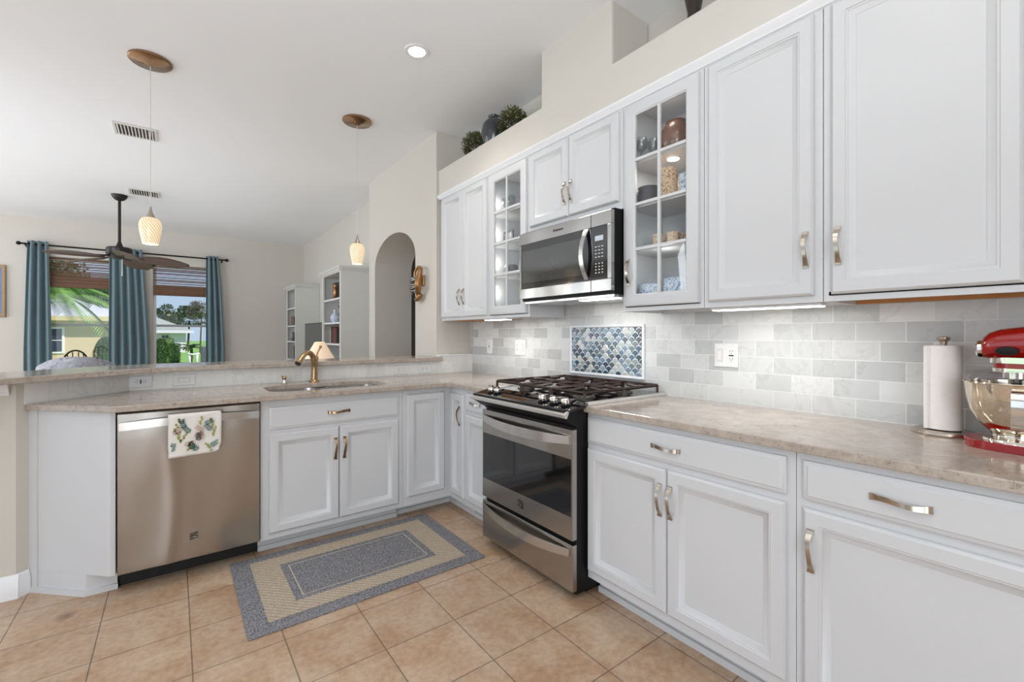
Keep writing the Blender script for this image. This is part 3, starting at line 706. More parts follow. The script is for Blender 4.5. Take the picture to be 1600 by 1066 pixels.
# control fascia: bull-nose, flange and sloping panel
bm = new()
pr = [(1.50, .812), (1.495, .822), (1.465, .835), (1.425, .862), (1.412, .868), (1.412, .905), (1.56, .905), (1.56, .812)]
R = [[bm.verts.new((x, y, z)) for x, z in pr] for y in (ya-.010, yb+.004)]
for i in range(len(pr)): bm.faces.new((R[0][i], R[0][(i+1) % len(pr)], R[1][(i+1) % len(pr)], R[1][i]))
bm.faces.new(R[0]); bm.faces.new(R[1]); T.part('front_fascia', bm, 'black')
def loft_y(pr, y0, y1):
    b = new(); R = [[b.verts.new((x, y, z)) for x, z in pr] for y in (y0, y1)]
    for i in range(len(pr)): b.faces.new((R[0][i], R[0][(i+1) % len(pr)], R[1][(i+1) % len(pr)], R[1][i]))
    b.faces.new(R[0]); b.faces.new(R[1]); return b
T.part('front_trim', loft_y([(1.404, .872), (1.402, .886), (1.412, .894), (1.426, .900), (1.430, .893), (1.416, .868)], ya-.030, yb+.022), 'trim_steel', smooth='auto')
T.part('control_panel', loft_y([(1.424, .894), (1.424, .900), (1.560, .928), (1.560, .906)], ya-.026, yb+.020), 'black_glass')
bm = new(); box(bm, 1.560, 2.170, ya-.006, yb+.006, .906, .926); T.part('cooktop', bm, 'black_glass', bev=.003)
bm = new()
for y in (ya-.030, yb+.010):
    bm = new(); b2 = [(y, .915), (y, .924), (y+.004, .931), (y+.020, .931), (y+.024, .926), (y+.024, .915)]
    R = [[bm.verts.new((x, yy, zz)) for yy, zz in b2] for x in (1.555, 2.172)]
    for i in range(6): bm.faces.new((R[0][i], R[0][(i+1) % 6], R[1][(i+1) % 6], R[1][i]))
    bm.faces.new(R[0]); bm.faces.new(R[1]); T.part('side_trim', bm, 'trim_steel')
for y in (2.175, 2.115, 1.720, 1.635, 1.553):
    c_ = (1.487, y, .9135); b2 = new(); lathe(b2, [(.025, 0), (.026, .006), (.021, .010)], (0, 0, 0), 18)
    b3 = new(); lathe(b3, [(.021, .010), (.022, .024), (.019, .030), (0, .031)], (0, 0, 0), 18); fb(b3, ID, -.0045, .0045, -.020, .020, .026, .040)
    M = Matrix.Translation(c_) @ Matrix.Rotation(-.2, 4, 'Y')
    bmesh.ops.transform(b2, matrix=M, verts=b2.verts); bmesh.ops.transform(b3, matrix=M, verts=b3.verts)
    kn = T.part('knob', b3, 'chrome', smooth='auto'); T.part('knob_skirt', b2, 'black', kn, smooth='auto')
# burners and grates
for (x, y, r) in ((1.70, 1.64, .045), (2.02, 1.64, .035), (1.70, 2.12, .040), (2.02, 2.12, .045), (1.86, 1.88, .050)):
    b2 = new(); lathe(b2, [(r+.012, 0), (r+.012, .006), (r, .010), (r, .016)], (x, y, .926), 24); bu = T.part('burner', b2, 'burner', smooth='auto')
    b2 = new(); lathe(b2, [(r-.003, .016), (r, .020), (r-.004, .025), (0, .026)], (x, y, .926), 24); T.part('burner_cap', b2, 'cast_iron', bu, smooth='auto')
def grate(y0, y1):
    b = new(); t = .0065; z = .968
    xs = (1.575, 2.150); 
    def bar(p, q, r=t): tube(b, [p, q], r*1.25, 4)
    xm = (xs[0]+xs[1])/2; ym = (y0+y1)/2
    for y in (y0, y1): bar((xs[0], y, z), (xs[1], y, z))
    for x in (xs[0], xm, xs[1]): bar((x, y0, z), (x, y1, z))
    for cx_ in ((xs[0]+xm)/2, (xm+xs[1])/2):
        for dx, dy in ((1, 0), (-1, 0), (0, 1), (0, -1)):
            e = (cx_+dx*(xm-xs[0])/2, ym+dy*(y1-y0)/2)
            a = (cx_+dx*.024, ym+dy*.024)
            bar((e[0], e[1], z), (a[0], a[1], z+.006))
    for x in (xs[0], xm, xs[1]):
        for y in (y0, y1): bar((x, y, z), (x, y, .929), t*1.1)
    T.part('grate', b, 'cast_iron')
grate(ya+.012, ya+.248); grate(ya+.262, ya+.492); grate(ya+.506, yb-.012)

# ------------------------------------------------------------------ upper cabinets
UF = FX(1.862); UB, UT = 1.368, 2.44
def upper(name, label, y0, y1, doors, z0=UB, glass=None, group='white wall cabinets', openb=False):
    T = Thing(name, label, 'cabinet', (2.02, (y0+y1)/2, z0), group)
    bm = new()
    if glass or openb:
        t = .016
        for a in ((1.862, 2.175, y0, y0+t, z0, UT), (1.862, 2.175, y1-t, y1, z0, UT), (2.165, 2.175, y0+t, y1-t, z0, UT), (1.862, 2.165, y0+t, y1-t, UT-t, UT), (1.862, 2.165, y0+t, y1-t, z0+.020, z0+.034)): box(bm, *a)
        if glass:
            for a in ((1.862, 1.880, y0+t, y0+.04, z0, UT-t), (1.862, 1.880, y1-.04, y1-t, z0, UT-t), (1.862, 1.880, y0+.04, y1-.04, z0, z0+.05), (1.862, 1.880, y0+.04, y1-.04, UT-.06, UT-t)): box(bm, *a)
        else: box(bm, 1.862, 1.880, y0+t, y1-t, z0, UT-t)
        T.part('body', bm, 'paint_white')
    else:
        box(bm, 1.862, 2.175, y0, y1, z0, UT); T.part('body', bm, 'paint_white')
    if openb:
        bm = new(); box(bm, 1.882, 1.890, y0+.017, y1-.017, z0+.001, z0+.019); box(bm, 2.150, 2.160, y0+.017, y1-.017, z0+.001, z0+.019); box(bm, 1.90, 2.14, y0+.018, y1-.018, z0+.0155, z0+.0195); T.part('underside', bm, 'wood_raw', label='bare wood underside')
    for d in doors:
        a, b, c_, e, h, hz = d
        bm = new()
        if glass: 
            prof = [(0, 0), (0, .012), (.003, .017), (.008, .019), (.055, .019), (.058, .015), (.062, .013), (.062, .001)]
            L = rings(bm, UF, a, b, c_, e, prof, close=False)
            for i in range(4): bm.faces.new((L[0][i], L[0][(i+1) % 4], L[-1][(i+1) % 4], L[-1][i]))
        else: panel(bm, UF, a, b, c_, e, DOOR)
        dd = T.part('door', bm, 'paint_white', smooth='auto')
        if glass:
            bm = new(); ga, gb, gc, ge = a+.062, b-.062, c_+.062, e-.062
            fb(bm, UF, (ga+gb)/2-.007, (ga+gb)/2+.007, gc, ge, .0065, .0175)
            for k in (1, 2, 3): zz = gc+(ge-gc)*k/4; fb(bm, UF, ga, gb, zz-.007, zz+.007, .006, .017)
            T.part('muntins', bm, 'paint_white', dd)
            bm = new(); fb(bm, UF, ga, gb, gc, ge, .003, .006); T.part('pane', bm, 'cabinet_glass', dd)
            for k in (1, 2, 3):
                zz = gc+(ge-gc)*k/4; bm = new(); box(bm, 1.885, 2.164, y0+.017, y1-.017, zz-.008, zz+.008); T.part('shelf', bm, 'paint_white')
        if h is not None: add_handle(T, dd, UF, h, hz, .019, True, 'nickel')
    return T
UL = upper('wall_cabinet', 'white wall cabinet at the left end of the upper run with two tall doors', 2.765, 3.49, [(3.128, 3.478, 1.392, 2.412, 3.162, 1.555), (2.775, 3.122, 1.392, 2.412, 3.092, 1.555)])
bm = new(); box(bm, 1.885, 2.17, 2.78, 3.475, UB-.003, UB); UL.part('underside', bm, 'wood_raw', label='bare wood underside')
upper('glass_door_cabinet', 'white glass-door wall cabinet left of the microwave', 2.285, 2.762, [(2.305, 2.735, 1.392, 2.412, None, 0)], glass=True)
upper('wall_cabinet', 'short white two-door wall cabinet directly above the microwave', 1.517, 2.282, [(1.912, 2.270, 1.945, 2.412, 1.934, 2.083), (1.537, 1.906, 1.945, 2.412, 1.880, 2.083)], z0=1.905)
upper('glass_door_cabinet', 'white glass-door wall cabinet right of the microwave', 1.073, 1.514, [(1.090, 1.494, 1.392, 2.412, 1.468, 1.567)], glass=True)
upper('wall_cabinet', 'tall single-door white wall cabinet between the glass-door one and the rightmost one', .620, 1.070, [(.645, 1.048, 1.392, 2.412, .668, 1.559)])
upper('wall_cabinet', 'rightmost white wall cabinet with bare wood underside above the mixer', -.50, .617, [(.140, .592, 1.392, 2.412, .568, 1.559), (-.35, .120, 1.392, 2.412, None, 0)], openb=True)

# under-cabinet lights
def strip(label, y0, y1, x=1.935, e=6):
    T = Thing('under_cabinet_light', label, 'light', (x, (y0+y1)/2, UB-.014), 'under-cabinet lights')
    bm = new(); box(bm, x-.03, x+.03, y0, y1, UB-.010, UB-.001); T.part('housing', bm, 'plastic_white')
    bm = new(); box(bm, x-.026, x+.026, y0+.006, y1-.006, UB-.014, UB-.010); T.part('diffuser', bm, 'led')
    light('under_cabinet_lamp', 'AREA', (x, (y0+y1)/2, UB-.018), e, (1, .97, .93), .05, y1-y0, rot=(0, 0, 0))
strip('glowing strip light under the single-door wall cabinet', .640, 1.065, e=1.7)
strip('short glowing light under the wall cabinets left of the microwave', 2.560, 2.840, x=1.90, e=1.6)

# microwave
T = Thing('microwave', 'stainless over-the-range microwave with black glass door and curved handle', 'microwave', (1.95, 1.9, 1.455))
my0, my1 = 1.522, 2.280
bm = new(); box(bm, 1.800, 2.175, my0, my1, 1.462, 1.900); T.part('body', bm, 'black')
F = FX(1.800)
bm = new(); fb(bm, F, 1.663, my1, 1.818, 1.890, 0, .026); fb(bm, F, 1.663, my1, 1.476, 1.538, 0, .026); fb(bm, F, my1-.016, my1, 1.538, 1.818, 0, .026)
dr = T.part('door', bm, 'steel_mid', bev=.002)
bm = new(); fb(bm, F, 1.663, my1-.016, 1.538, 1.818, 0, .024); T.part('door_frame_glass', bm, 'black_glass', dr)
bm = new(); fb(bm, F, 1.735, my1-.030, 1.575, 1.775, .0242, .0248); T.part('door_window', bm, 'oven_window', dr); 
bm = new(); rr = []
for i in range(21):
    s_ = -1+2*i/20; z = 1.680+s_*.135; k = 1-s_*s_
    rr.append([bm.verts.new(F(1.690+q*.014+.010*k, z, .028+.034*k+e*.004)) for q, e in ((-1, 1), (1, 1), (1, -1), (-1, -1))])
for a, b in zip(rr, rr[1:]):
    for i in range(4): bm.faces.new((a[i], a[(i+1) % 4], b[(i+1) % 4], b[i]))
bm.faces.new(rr[0]); bm.faces.new(rr[-1]); T.part('handle', bm, 'steel_bright', dr, smooth='auto')
bm = new(); fb(bm, F, my0, 1.660, 1.818, 1.890, 0, .026); fb(bm, F, my0, 1.660, 1.476, 1.538, 0, .026); fb(bm, F, my0, my0+.026, 1.538, 1.818, 0, .026); cp = T.part('control_surround', bm, 'steel_mid', bev=.002)
bm = new(); fb(bm, F, my0+.026, 1.660, 1.538, 1.818, 0, .025); cg = T.part('control_panel', bm, 'black_glass')
bm = new(); fb(bm, F, 1.577, 1.633, 1.742, 1.768, .025, .0256); T.part('display', bm, 'lcd', cg)
bm = new()
for r_ in range(4):
    for q in range(3): fb(bm, F, 1.578+q*.022, 1.587+q*.022, 1.572+r_*.016, 1.577+r_*.016, .025, .0254)
T.part('keypad', bm, 'plastic_white', cg); bm = new()
for r_ in range(4):
    for q in range(3): fb(bm, F, 1.577+q*.022, 1.589+q*.022, 1.655+r_*.018, 1.659+r_*.018, .025, .0254)
T.part('keypad', bm, 'plastic_white', cg)
bm = new(); box(bm, 1.81, 2.165, my0+.01, my1-.01, 1.445, 1.461); vn = T.part('vent_underside', bm, 'steel_bright', bev=.002)
bm = new(); box(bm, 1.865, 1.925, 1.58, 1.84, 1.4430, 1.4448); T.part('lamp_lens', bm, 'led', vn)
light('microwave_lamp', 'AREA', (1.90, 1.72, 1.438), 2.0, (1, .98, .95), .06, .30, rot=(0, 0, PI/2*0))
text_mesh('brand_lettering', 'Kenmore', .022, 'emblem', dr, (1.7732-1.95, 1.92-1.9, 1.857-1.455), (PI/2, 0, -PI/2), .3)

# backsplash mosaic panel
T = Thing('mosaic_tile_panel', 'framed blue and green fish-scale mosaic panel set in the backsplash behind the range', 'tile panel', (2.175, 1.92, .985))
pa, pb, pc, pd = 1.618, 2.227, .986, 1.312
bm = new()
pf = [(0, 0), (.0, .009), (.004, .013), (.012, .013), (.017, .008), (.017, 0)]
L = rings(bm, FX(2.1795), pa, pb, pc, pd, pf, close=False)
T.part('frame', bm, 'trim_white', smooth='auto')
bm = new(); fb(bm, FX(2.1795), pa+.016, pb-.016, pc+.016, pd-.016, 0, .003); gr = T.part('grout', bm, 'trim_white')
bm = new(); F = FX(2.1765); sw = .0505; sh = .0262
ia, ib, ic, id_ = pa+.017, pb-.017, pc+.017, pd-.017
row = 0; z = ic-sh
while z < id_+.01:
    u = ia-(sw/2 if row % 2 else 0)
    while u < ib+sw/2:
        pts = []
        r_ = sw/2-.0026
        for k in range(9): a = PI*k/8; pts.append((u+r_*math.cos(a), z+r_*1.0*math.sin(a)))
        RR = sw/2; gp = .0028
        for k in range(7):
            dx = abs(-1+k/3)*r_; pts.append((u+(-1+k/3)*r_, min(z, z-sh+math.sqrt(max(0, RR*RR-(RR-dx)**2))+gp)))
        pts = [(min(max(x, ia), ib), min(max(y, ic), id_)) for x, y in pts]
        xs = [p[0] for p in pts]; ys = [p[1] for p in pts]
        if max(xs)-min(xs) > .004 and max(ys)-min(ys) > .004:
            q = []
            for p in pts:
                if not q or (abs(p[0]-q[-1][0])+abs(p[1]-q[-1][1])) > 1e-5: q.append(p)
            if (abs(q[0][0]-q[-1][0])+abs(q[0][1]-q[-1][1])) < 1e-5: q.pop()
            cxm = sum(p[0] for p in q)/len(q); cym = sum(p[1] for p in q)/len(q)
            o_ = [bm.verts.new(F(x, y, .0002)) for x, y in q]; i_ = [bm.verts.new(F(cxm+(x-cxm)*.8, cym+(y-cym)*.8, .0035)) for x, y in q]
            for k in range(len(q)): bm.faces.new((o_[k], o_[(k+1) % len(q)], i_[(k+1) % len(q)], i_[k]))
            bm.faces.new(i_)
        u += sw
    z += sh; row += 1
T.part('scale_tiles', bm, 'mosaic_glass')

# wall plates
def plate(label, F, u0, u1, w0, w1, kinds, horiz=False, name='outlet', d=0):
    c_ = F((u0+u1)/2, w0, 0); T = Thing(name, label, 'outlet' if name == 'outlet' else 'switch', c_, 'white wall plates')
    bm = new(); L = rings(bm, F, u0, u1, w0, w1, [(0, d), (0, d+.003), (.003, d+.006)]); bm.faces.new(L[-1]); pl = T.part('plate', bm, 'plastic_white')
    n = len(kinds)
    for i, k in enumerate(kinds):
        if not horiz: a = u0+(u1-u0)*(i+.5)/n; b_ = (w0+w1)/2
        else: a, b_ = (u0+u1)/2, (w0+w1)/2
        H = .033; Wd = .0165
        def R(bm, du0, du1, dw0, dw1, d0, d1):
            if horiz: du0, du1, dw0, dw1 = dw0, dw1, du0, du1
            fb(bm, F, a+du0, a+du1, b_+dw0, b_+dw1, d+d0, d+d1)
        bm = new()
        if k == 'o':
            R(bm, -Wd, Wd, -H, H, .006, .008); rc = T.part('receptacle', bm, 'plastic_white')
            bm = new()
            for s_ in (-1, 1):
                for q in (-.006, .006): R(bm, q-.0012, q+.0012, s_*.019-.004+.003, s_*.019+.004+.003, .008, .0084)
                R(bm, -.002, .002, s_*.019-.009, s_*.019-.005, .008, .0084)
            R(bm, -.012, .012, -.0035, .0035, .008, .0084) if 'g' in label else None
            T.part('slots', bm, 'slot_dark', rc)
        else:
            R(bm, -Wd, Wd, -H, H, .006, .0072); T.part('bezel', bm, 'grille_white'); bm = new(); R(bm, -.010, .010, -.024, .024, .0072, .0115); T.part('rocker', bm, 'plastic_white')
TX = FX(2.18)
plate('white double plate with a rocker switch and an outlet, right of the mosaic panel', TX, 1.082, 1.198, 1.089, 1.206, 'os', name='outlet')
plate('single white outlet on the tiles nearest the corner', TX, 3.180, 3.258, 1.085, 1.211, 'o')
plate('white double switch plate on the tiles left of the mosaic panel', TX, 2.725, 2.855, 1.086, 1.211, 'so', name='light_switch')
TY = FY(3.505)
plate('white sideways outlet left of the plain switch plate behind the angled counter', TY, -.215, -.105, .932, 1.002, 'o', True)
plate('white sideways switch plate above the dishwasher counter on the bar wall', TY, -.005, .108, .930, 1.000, 's', True, name='light_switch')
plate('white sideways switch plate right of the sink under the bar top', TY, 1.435, 1.555, .925, .998, 's', True, name='light_switch')
plate('white sideways outlet nearest the corner under the bar top', TY, 1.640, 1.760, .925, .998, 'o', True)

# ------------------------------------------------------------------ rug
T = Thing('rug', 'grey and tan bordered kitchen mat on the tile floor before the sink', 'rug', (.82, 2.48, 0))
x0, x1, y0, y1 = .240, 1.395, 2.105, 2.862
bm = new(); box(bm, x0, x1, y0, y1, .001, .008); T.part('pile', bm, 'rug_grey', bev=.003)
def frame2(bm, a, b, z):
    (x0, x1, y0, y1), (X0, X1, Y0, Y1) = a, b
    o = [bm.verts.new(p) for p in ((x0, y0, z), (x1, y0, z), (x1, y1, z), (x0, y1, z))]; i = [bm.verts.new(p) for p in ((X0, Y0, z), (X1, Y0, z), (X1, Y1, z), (X0, Y1, z))]
    for k in range(4): bm.faces.new((o[k], o[(k+1) % 4], i[(k+1) % 4], i[k]))
bm = new(); frame2(bm, (x0+.085, x1-.085, y0+.07, y1-.07), (x0+.215, x1-.215, y0+.175, y1-.175), .0095); T.part('tan_band', bm, 'rug_tan')
bm = new(); frame2(bm, (x0+.25, x1-.25, y0+.205, y1-.205), (x0+.256, x1-.256, y0+.211, y1-.211), .0095); T.part('inner_line', bm, 'rug_cream')

# ------------------------------------------------------------------ worktop things
T = Thing('paper_towel_holder', 'bronze paper towel holder with round base on the right worktop', 'holder', (2.088, .34, .914))
px, py = 2.088, .34
bm = new(); lathe(bm, [(.082, 0), (.084, .004), (.082, .012), (.075, .014), (0, .014)], (px, py, .914), 36); T.part('base', bm, 'nickel', smooth='auto')
bm = new(); lathe(bm, [(.007, .014), (.007, .305)], (px, py, .914), 12); T.part('post', bm, 'nickel', smooth='auto')
bm = new(); lathe(bm, [(.009, .302), (.010, .312), (.015, .316), (.018, .320), (.018, .326), (.008, .330), (0, .330)], (px, py, .914), 18); T.part('finial', bm, 'nickel', smooth='auto')
bm = new()
pr_ = [(.010, .018), (.046, .018), (.046, .299), (.010, .299), (.010, .018)]
lathe(bm, pr_[:4], (px, py, .914), 40); 
tube(bm, [(px-.030, py+.036, .932), (px-.030, py+.036, 1.211)], .010, 12)
single('paper_towel_roll', bm, 'paper', 'white paper towel roll standing on the bronze holder', 'paper towels', loc=(px, py, .932), smooth='auto')

def mixer():
    mx, myc = 1.972, .165
    T = Thing('stand_mixer', 'glossy red tilt-head stand mixer with polished steel bowl at the right edge', 'stand mixer', (mx, myc, .914))
    bm = new()
    pts = [(v.x, v.y) for v in smoothpath([(mx-.092, -.16, 0), (mx-.094, .02, 0), (mx-.090, .16, 0), (mx-.066, .245, 0), (mx, .275, 0), (mx+.066, .245, 0), (mx+.090, .16, 0), (mx+.094, .02, 0), (mx+.092, -.16, 0)], 5)]
    prism(bm, pts, .914, .938); b0 = T.part('base', bm, 'red_enamel', bev=.010, smooth='auto')
    bm = new(); lathe(bm, [(.072, .022), (.070, .030), (.052, .036), (.050, .040), (.060, .046), (0, .046)], (mx, myc, .914), 36); T.part('clamp_plate', bm, 'chrome', b0, smooth='auto')
    bm = new(); cy = -.09                                      # column
    pr_ = [(.085, .06, .02), (.070, .05, .10), (.062, .047, .20), (.068, .05, .27)]
    R = []
    for sy_, sx_, dz in pr_:
        R.append([bm.verts.new((mx+sx_*math.copysign(abs(math.cos(a))**.7, math.cos(a)), cy+sy_*math.copysign(abs(math.sin(a))**.7, math.sin(a)), .914+dz)) for a in [2*PI*k/24 for k in range(24)]])
    for a, b in zip(R, R[1:]):
        for i in range(24): bm.faces.new((a[i], a[(i+1) % 24], b[(i+1) % 24], b[i]))
    bm.faces.new(R[0]); bm.faces.new(R[-1]); T.part('column', bm, 'red_enamel', smooth='auto')
    # bowl
    bm = new(); zb = .955
    prof = [(.048, .000), (.050, .004), (.060, .012), (.082, .036), (.098, .070), (.106, .110), (.109, .140), (.110, .152), (.1135, .154), (.1125, .156), (.107, .154), (.105, .110), (.096, .070), (.080, .038), (.050, .012), (0, .010)]
    lathe(bm, prof, (mx, myc, zb), 56); bw = T.part('bowl', bm, 'bowl_steel', smooth='auto')
    bm = new(); rr = []
    P = smoothpath([(mx-.100, myc-.012, zb+.130), (mx-.125, myc-.014, zb+.138), (mx-.142, myc-.015, zb+.120), (mx-.142, myc-.015, zb+.075), (mx-.128, myc-.013, zb+.035), (mx-.085, myc-.012, zb+.026)], 5)
    for p in P: pass
    wd = .0135; sec = []
    for i, p in enumerate(P):
        t = (P[min(i+1, len(P)-1)]-P[max(i-1, 0)]).normalized(); nrm = Vector((t.z, 0, -t.x))
        sec.append([bm.verts.new(p+Vector((0, q*wd, 0))+nrm*e*.0018) for q, e in ((-1, -1), (1, -1), (1, 1), (-1, 1))])
    for a, b in zip(sec, sec[1:]):
        for i in range(4): bm.faces.new((a[i], a[(i+1) % 4], b[(i+1) % 4], b[i]))
    bm.faces.new(sec[0]); bm.faces.new(sec[-1]); T.part('bowl_handle', bm, 'chrome', bw, smooth='auto')
    bm = new(); lathe(bm, [(.108, .1545), (.113, .158), (.110, .168), (.100, .180), (.080, .187), (.070, .188), (.070, .185), (.078, .184), (.097, .177), (.106, .166), (.108, .1545)], (mx, myc, zb), 48)
    T.part('pouring_shield', bm, 'clear_plastic', bw, smooth=True)
    # head: lofted along Y
    def loft(secs, seg=28):
        b = new(); R = []
        for y, hw, z0_, z1_, pw in secs:
            zc, hh = (z0_+z1_)/2, (z1_-z0_)/2
            R.append([b.verts.new((mx+hw*math.copysign(abs(math.cos(a))**pw, math.cos(a)), y, zc+hh*math.copysign(abs(math.sin(a))**pw, math.sin(a)))) for a in [2*PI*k/seg for k in range(seg)]])
        for a, c_ in zip(R, R[1:]):
            for i in range(seg): b.faces.new((a[i], a[(i+1) % seg], c_[(i+1) % seg], c_[i]))
        b.faces.new(R[0]); b.faces.new(R[-1]); return b
    secs = [(.234, .034, 1.186, 1.228, .85), (.230, .048, 1.180, 1.244, .8), (.218, .055, 1.178, 1.257, .78), (.195, .060, 1.177, 1.267, .76), (.14, .064, 1.177, 1.275, .75), (.05, .065, 1.177, 1.278, .72), (-.06, .061, 1.178, 1.262, .72), (-.14, .054, 1.176, 1.250, .75), (-.175, .04, 1.180, 1.236, .8), (-.186, .022, 1.190, 1.222, .9)]
    hd = T.part('motor_head', loft(secs), 'red_enamel', smooth='auto')
    def band(z0_, z1_, k, m, nm):
        b = new(); pts = []
        for i in range(28):
            a = 2*PI*i/28; pts.append((mx+.050*k*math.copysign(abs(math.cos(a))**.7, math.cos(a)), .045+.172*k*math.copysign(abs(math.sin(a))**.8, math.sin(a))))
        prism(b, pts, z0_, z1_); return T.part(nm, b, m, hd, smooth='auto')
    band(1.166, 1.183, 1.02, 'chrome', 'trim_band')
    band(1.150, 1.167, .97, 'red_enamel', 'lower_housing')
    band(1.140, 1.151, .99, 'chrome', 'lower_band')
    text_mesh('trim_lettering', 'KitchenAid', .016, 'emblem', hd, (-.0525, -.07, .2605), (PI/2, 0, -PI/2))
    b = new(); lathe(b, [(.026, -.235), (.026, -.246), (.022, -.250), (.0215, -.248), (.012, -.248), (.0, -.250)], (mx, -.003, 1.2065), 28, axis='Y'); T.part('attachment_hub', b, 'chrome', hd, smooth='auto')
    b = new(); lathe(b, [(.008, .055), (.013, .062), (.012, .072), (0, .074)], (mx, .178, 1.203), 14, axis='X', sx=1.9); T.part('hub_knob', b, 'black', hd, smooth='auto')
    b = new(); lathe(b, [(.030, .0), (.030, -.020), (.012, -.024), (.010, -.060)], (mx, myc, 1.142), 24); T.part('planetary_hub', b, 'chrome', hd, smooth='auto')
mixer()

# ------------------------------------------------------------------ ledge ornaments
def ball_plant(label, c, r):
    T = Thing('potted_topiary', label, 'plant', (c[0], c[1], 2.695), 'greenery on the ledge')
    bm = new(); lathe(bm, [(.03, 0), (.045, .03), (.042, .05), (.03, .05)], (c[0], c[1], 2.695), 16); T.part('pot', bm, 'vase_dark', smooth='auto')
    bm = new(); random.seed(int(c[1]*100))
    for k in range(1500):
        d = Vector((random.gauss(0, 1), random.gauss(0, 1), random.gauss(0, 1))).normalized(); q = random.uniform(.45, 1)
        p = Vector(c)+d*r*q; leaf(bm, p, d+Vector((random.uniform(-.5, .5), random.uniform(-.5, .5), random.uniform(-.2, .6))), (0, 0, 1), .026, .007, 1 if random.random() < .32 and q > .8 else 0)
    T.part('foliage', bm, ['leaf_dusty', 'leaf_tip'])
ball_plant('left round dusty-green topiary on the ledge, near the arch wall', (2.02, 3.20, 2.83), .105)
ball_plant('right round dusty-green topiary on the ledge, between dark vase and boxed chase', (2.02, 2.68, 2.828), .105)
bm = new(); lathe(bm, [(.045, 0), (.065, .02), (.092, .10), (.098, .15), (.088, .21), (.055, .25), (.038, .262), (.038, .272), (.044, .280), (.036, .282), (.030, .262), (0, .25)], (2.02, 2.93, 2.695), 32)
single('vase', bm, 'vase_dark', 'dark glazed rounded vase between the two topiaries on the ledge', 'vase', loc=(2.02, 2.93, 2.695), smooth='auto')
bm = new(); lathe(bm, [(.030, 0), (.050, .01), (.052, .03), (.034, .07), (.030, .12), (.045, .20), (.062, .28), (.055, .30), (0, .29)], (2.02, 1.215, 2.695), 28)
single('vase', bm, 'vase_bronze', 'tall dark waisted vase at the top edge, right of the boxed chase', 'vase', loc=(2.02, 1.215, 2.695), smooth='auto')

# ------------------------------------------------------------------ glass cabinet contents
def cup(bm, x, y, z, r, h, flare=1.0): lathe(bm, [(r*.8, 0), (r, .006), (r*flare, h), (r*flare-.003, h), (r-.003, .008), (0, .008)], (x, y, z), 20)
def cont(name, label, cat, m, bm, loc, group): return single(name, bm, m, label, cat, group, loc=loc, smooth='auto')
S2 = [1.402, 1.6815, 1.910, 2.130]     # floor and shelf tops, both glass cabinets
S2[1] = 1.392+.062+(.896)*.25+.009; S2[2] = 1.454+.896*.5+.009; S2[3] = 1.454+.896*.75+.009
g2 = 'crockery in the right glass-door cabinet'; g1 = 'crockery in the left glass-door cabinet'
bm = new(); lathe(bm, [(.045, 0), (.070, .02), (.085, .07), (.080, .12), (.055, .155), (.048, .165), (.052, .172), (.044, .172), (0, .15)], (2.0, 1.30, S2[3]), 28); cont('vase', 'brown glazed pot on the top shelf of the right glass-door cabinet', 'vase', 'ceramic_brown', bm, (2.0, 1.30, S2[3]), g2)
for i, (x, y) in enumerate(((1.93, 1.455), (1.99, 1.425))):
    bm = new(); lathe(bm, [(.030, 0), (.030, .003), (.004, .006), (.004, .05), (.028, .075), (.032, .11), (.026, .13), (.0245, .13), (.030, .11), (.026, .077), (0, .056)], (x, y, S2[3]), 20)
    cont('wine_glass', ['stemmed glass nearest the microwave, top shelf of the right glass-door cabinet', 'stemmed glass behind another, left of the brown pot'][i], 'glass', 'drinking_glass', bm, (x, y, S2[3]), g2)
for k in range(4):
    bm = new(); z = S2[2]+k*.020; lathe(bm, [(.030, 0), (.046, .016), (.054, .034), (.051, .034), (.043, .018), (0, .006)], (1.955, 1.43, z), 24); cont('bowl', ['lowest', 'second from the bottom', 'second from the top', 'topmost'][k]+' dark grey bowl of the stack in the right glass-door cabinet', 'bowl', 'ceramic_grey', bm, (1.955, 1.43, z), g2)
bm = new(); cup(bm, 1.94, 1.305, S2[2], .044, .150); cont('jar', 'tall orange-patterned jar beside the grey bowls in the glass-door cabinet', 'jar', 'cup_floral', bm, (1.94, 1.305, S2[2]), g2)
bm = new(); cup(bm, 2.06, 1.300, S2[2], .036, .105); cont('jar', 'shorter patterned jar behind the tall orange one', 'jar', 'cup_floral', bm, (2.06, 1.300, S2[2]), g2)
bm = new(); cup(bm, 1.94, 1.215, S2[2], .026, .100); cont('tumbler', 'dark-patterned tumbler at the right end of the jar shelf', 'glass', 'ceramic_blue', bm, (1.94, 1.215, S2[2]), g2)
for i, (x, y) in enumerate(((1.92, 1.345), (1.985, 1.330), (1.93, 1.272), (1.995, 1.258))):
    bm = new(); cup(bm, x, y, S2[1], .027, .058, 1.06); cont('cup', ['leftmost amber-patterned cup', 'second amber-patterned cup from the left', 'third amber-patterned cup from the left', 'rightmost amber-patterned cup'][i]+' on the shelf below the jars', 'cup', 'cup_amber', bm, (x, y, S2[1]), g2)
for i, (x, y, h) in enumerate(((1.96, 1.425, .105), (1.98, 1.285, .125))):
    bm = new(); lathe(bm, [(.042, 0), (.056, .01), (.062, h*.6), (.058, h), (.054, h), (.058, h*.6), (.044, .014), (0, .012)], (x, y, S2[0]), 24)
    cont('pitcher', ['blue and white pot at the lower left of the right glass-door cabinet', 'blue and white pot at the lower right of the right glass-door cabinet'][i], 'pot', 'ceramic_blue', bm, (x, y, S2[0]), g2)
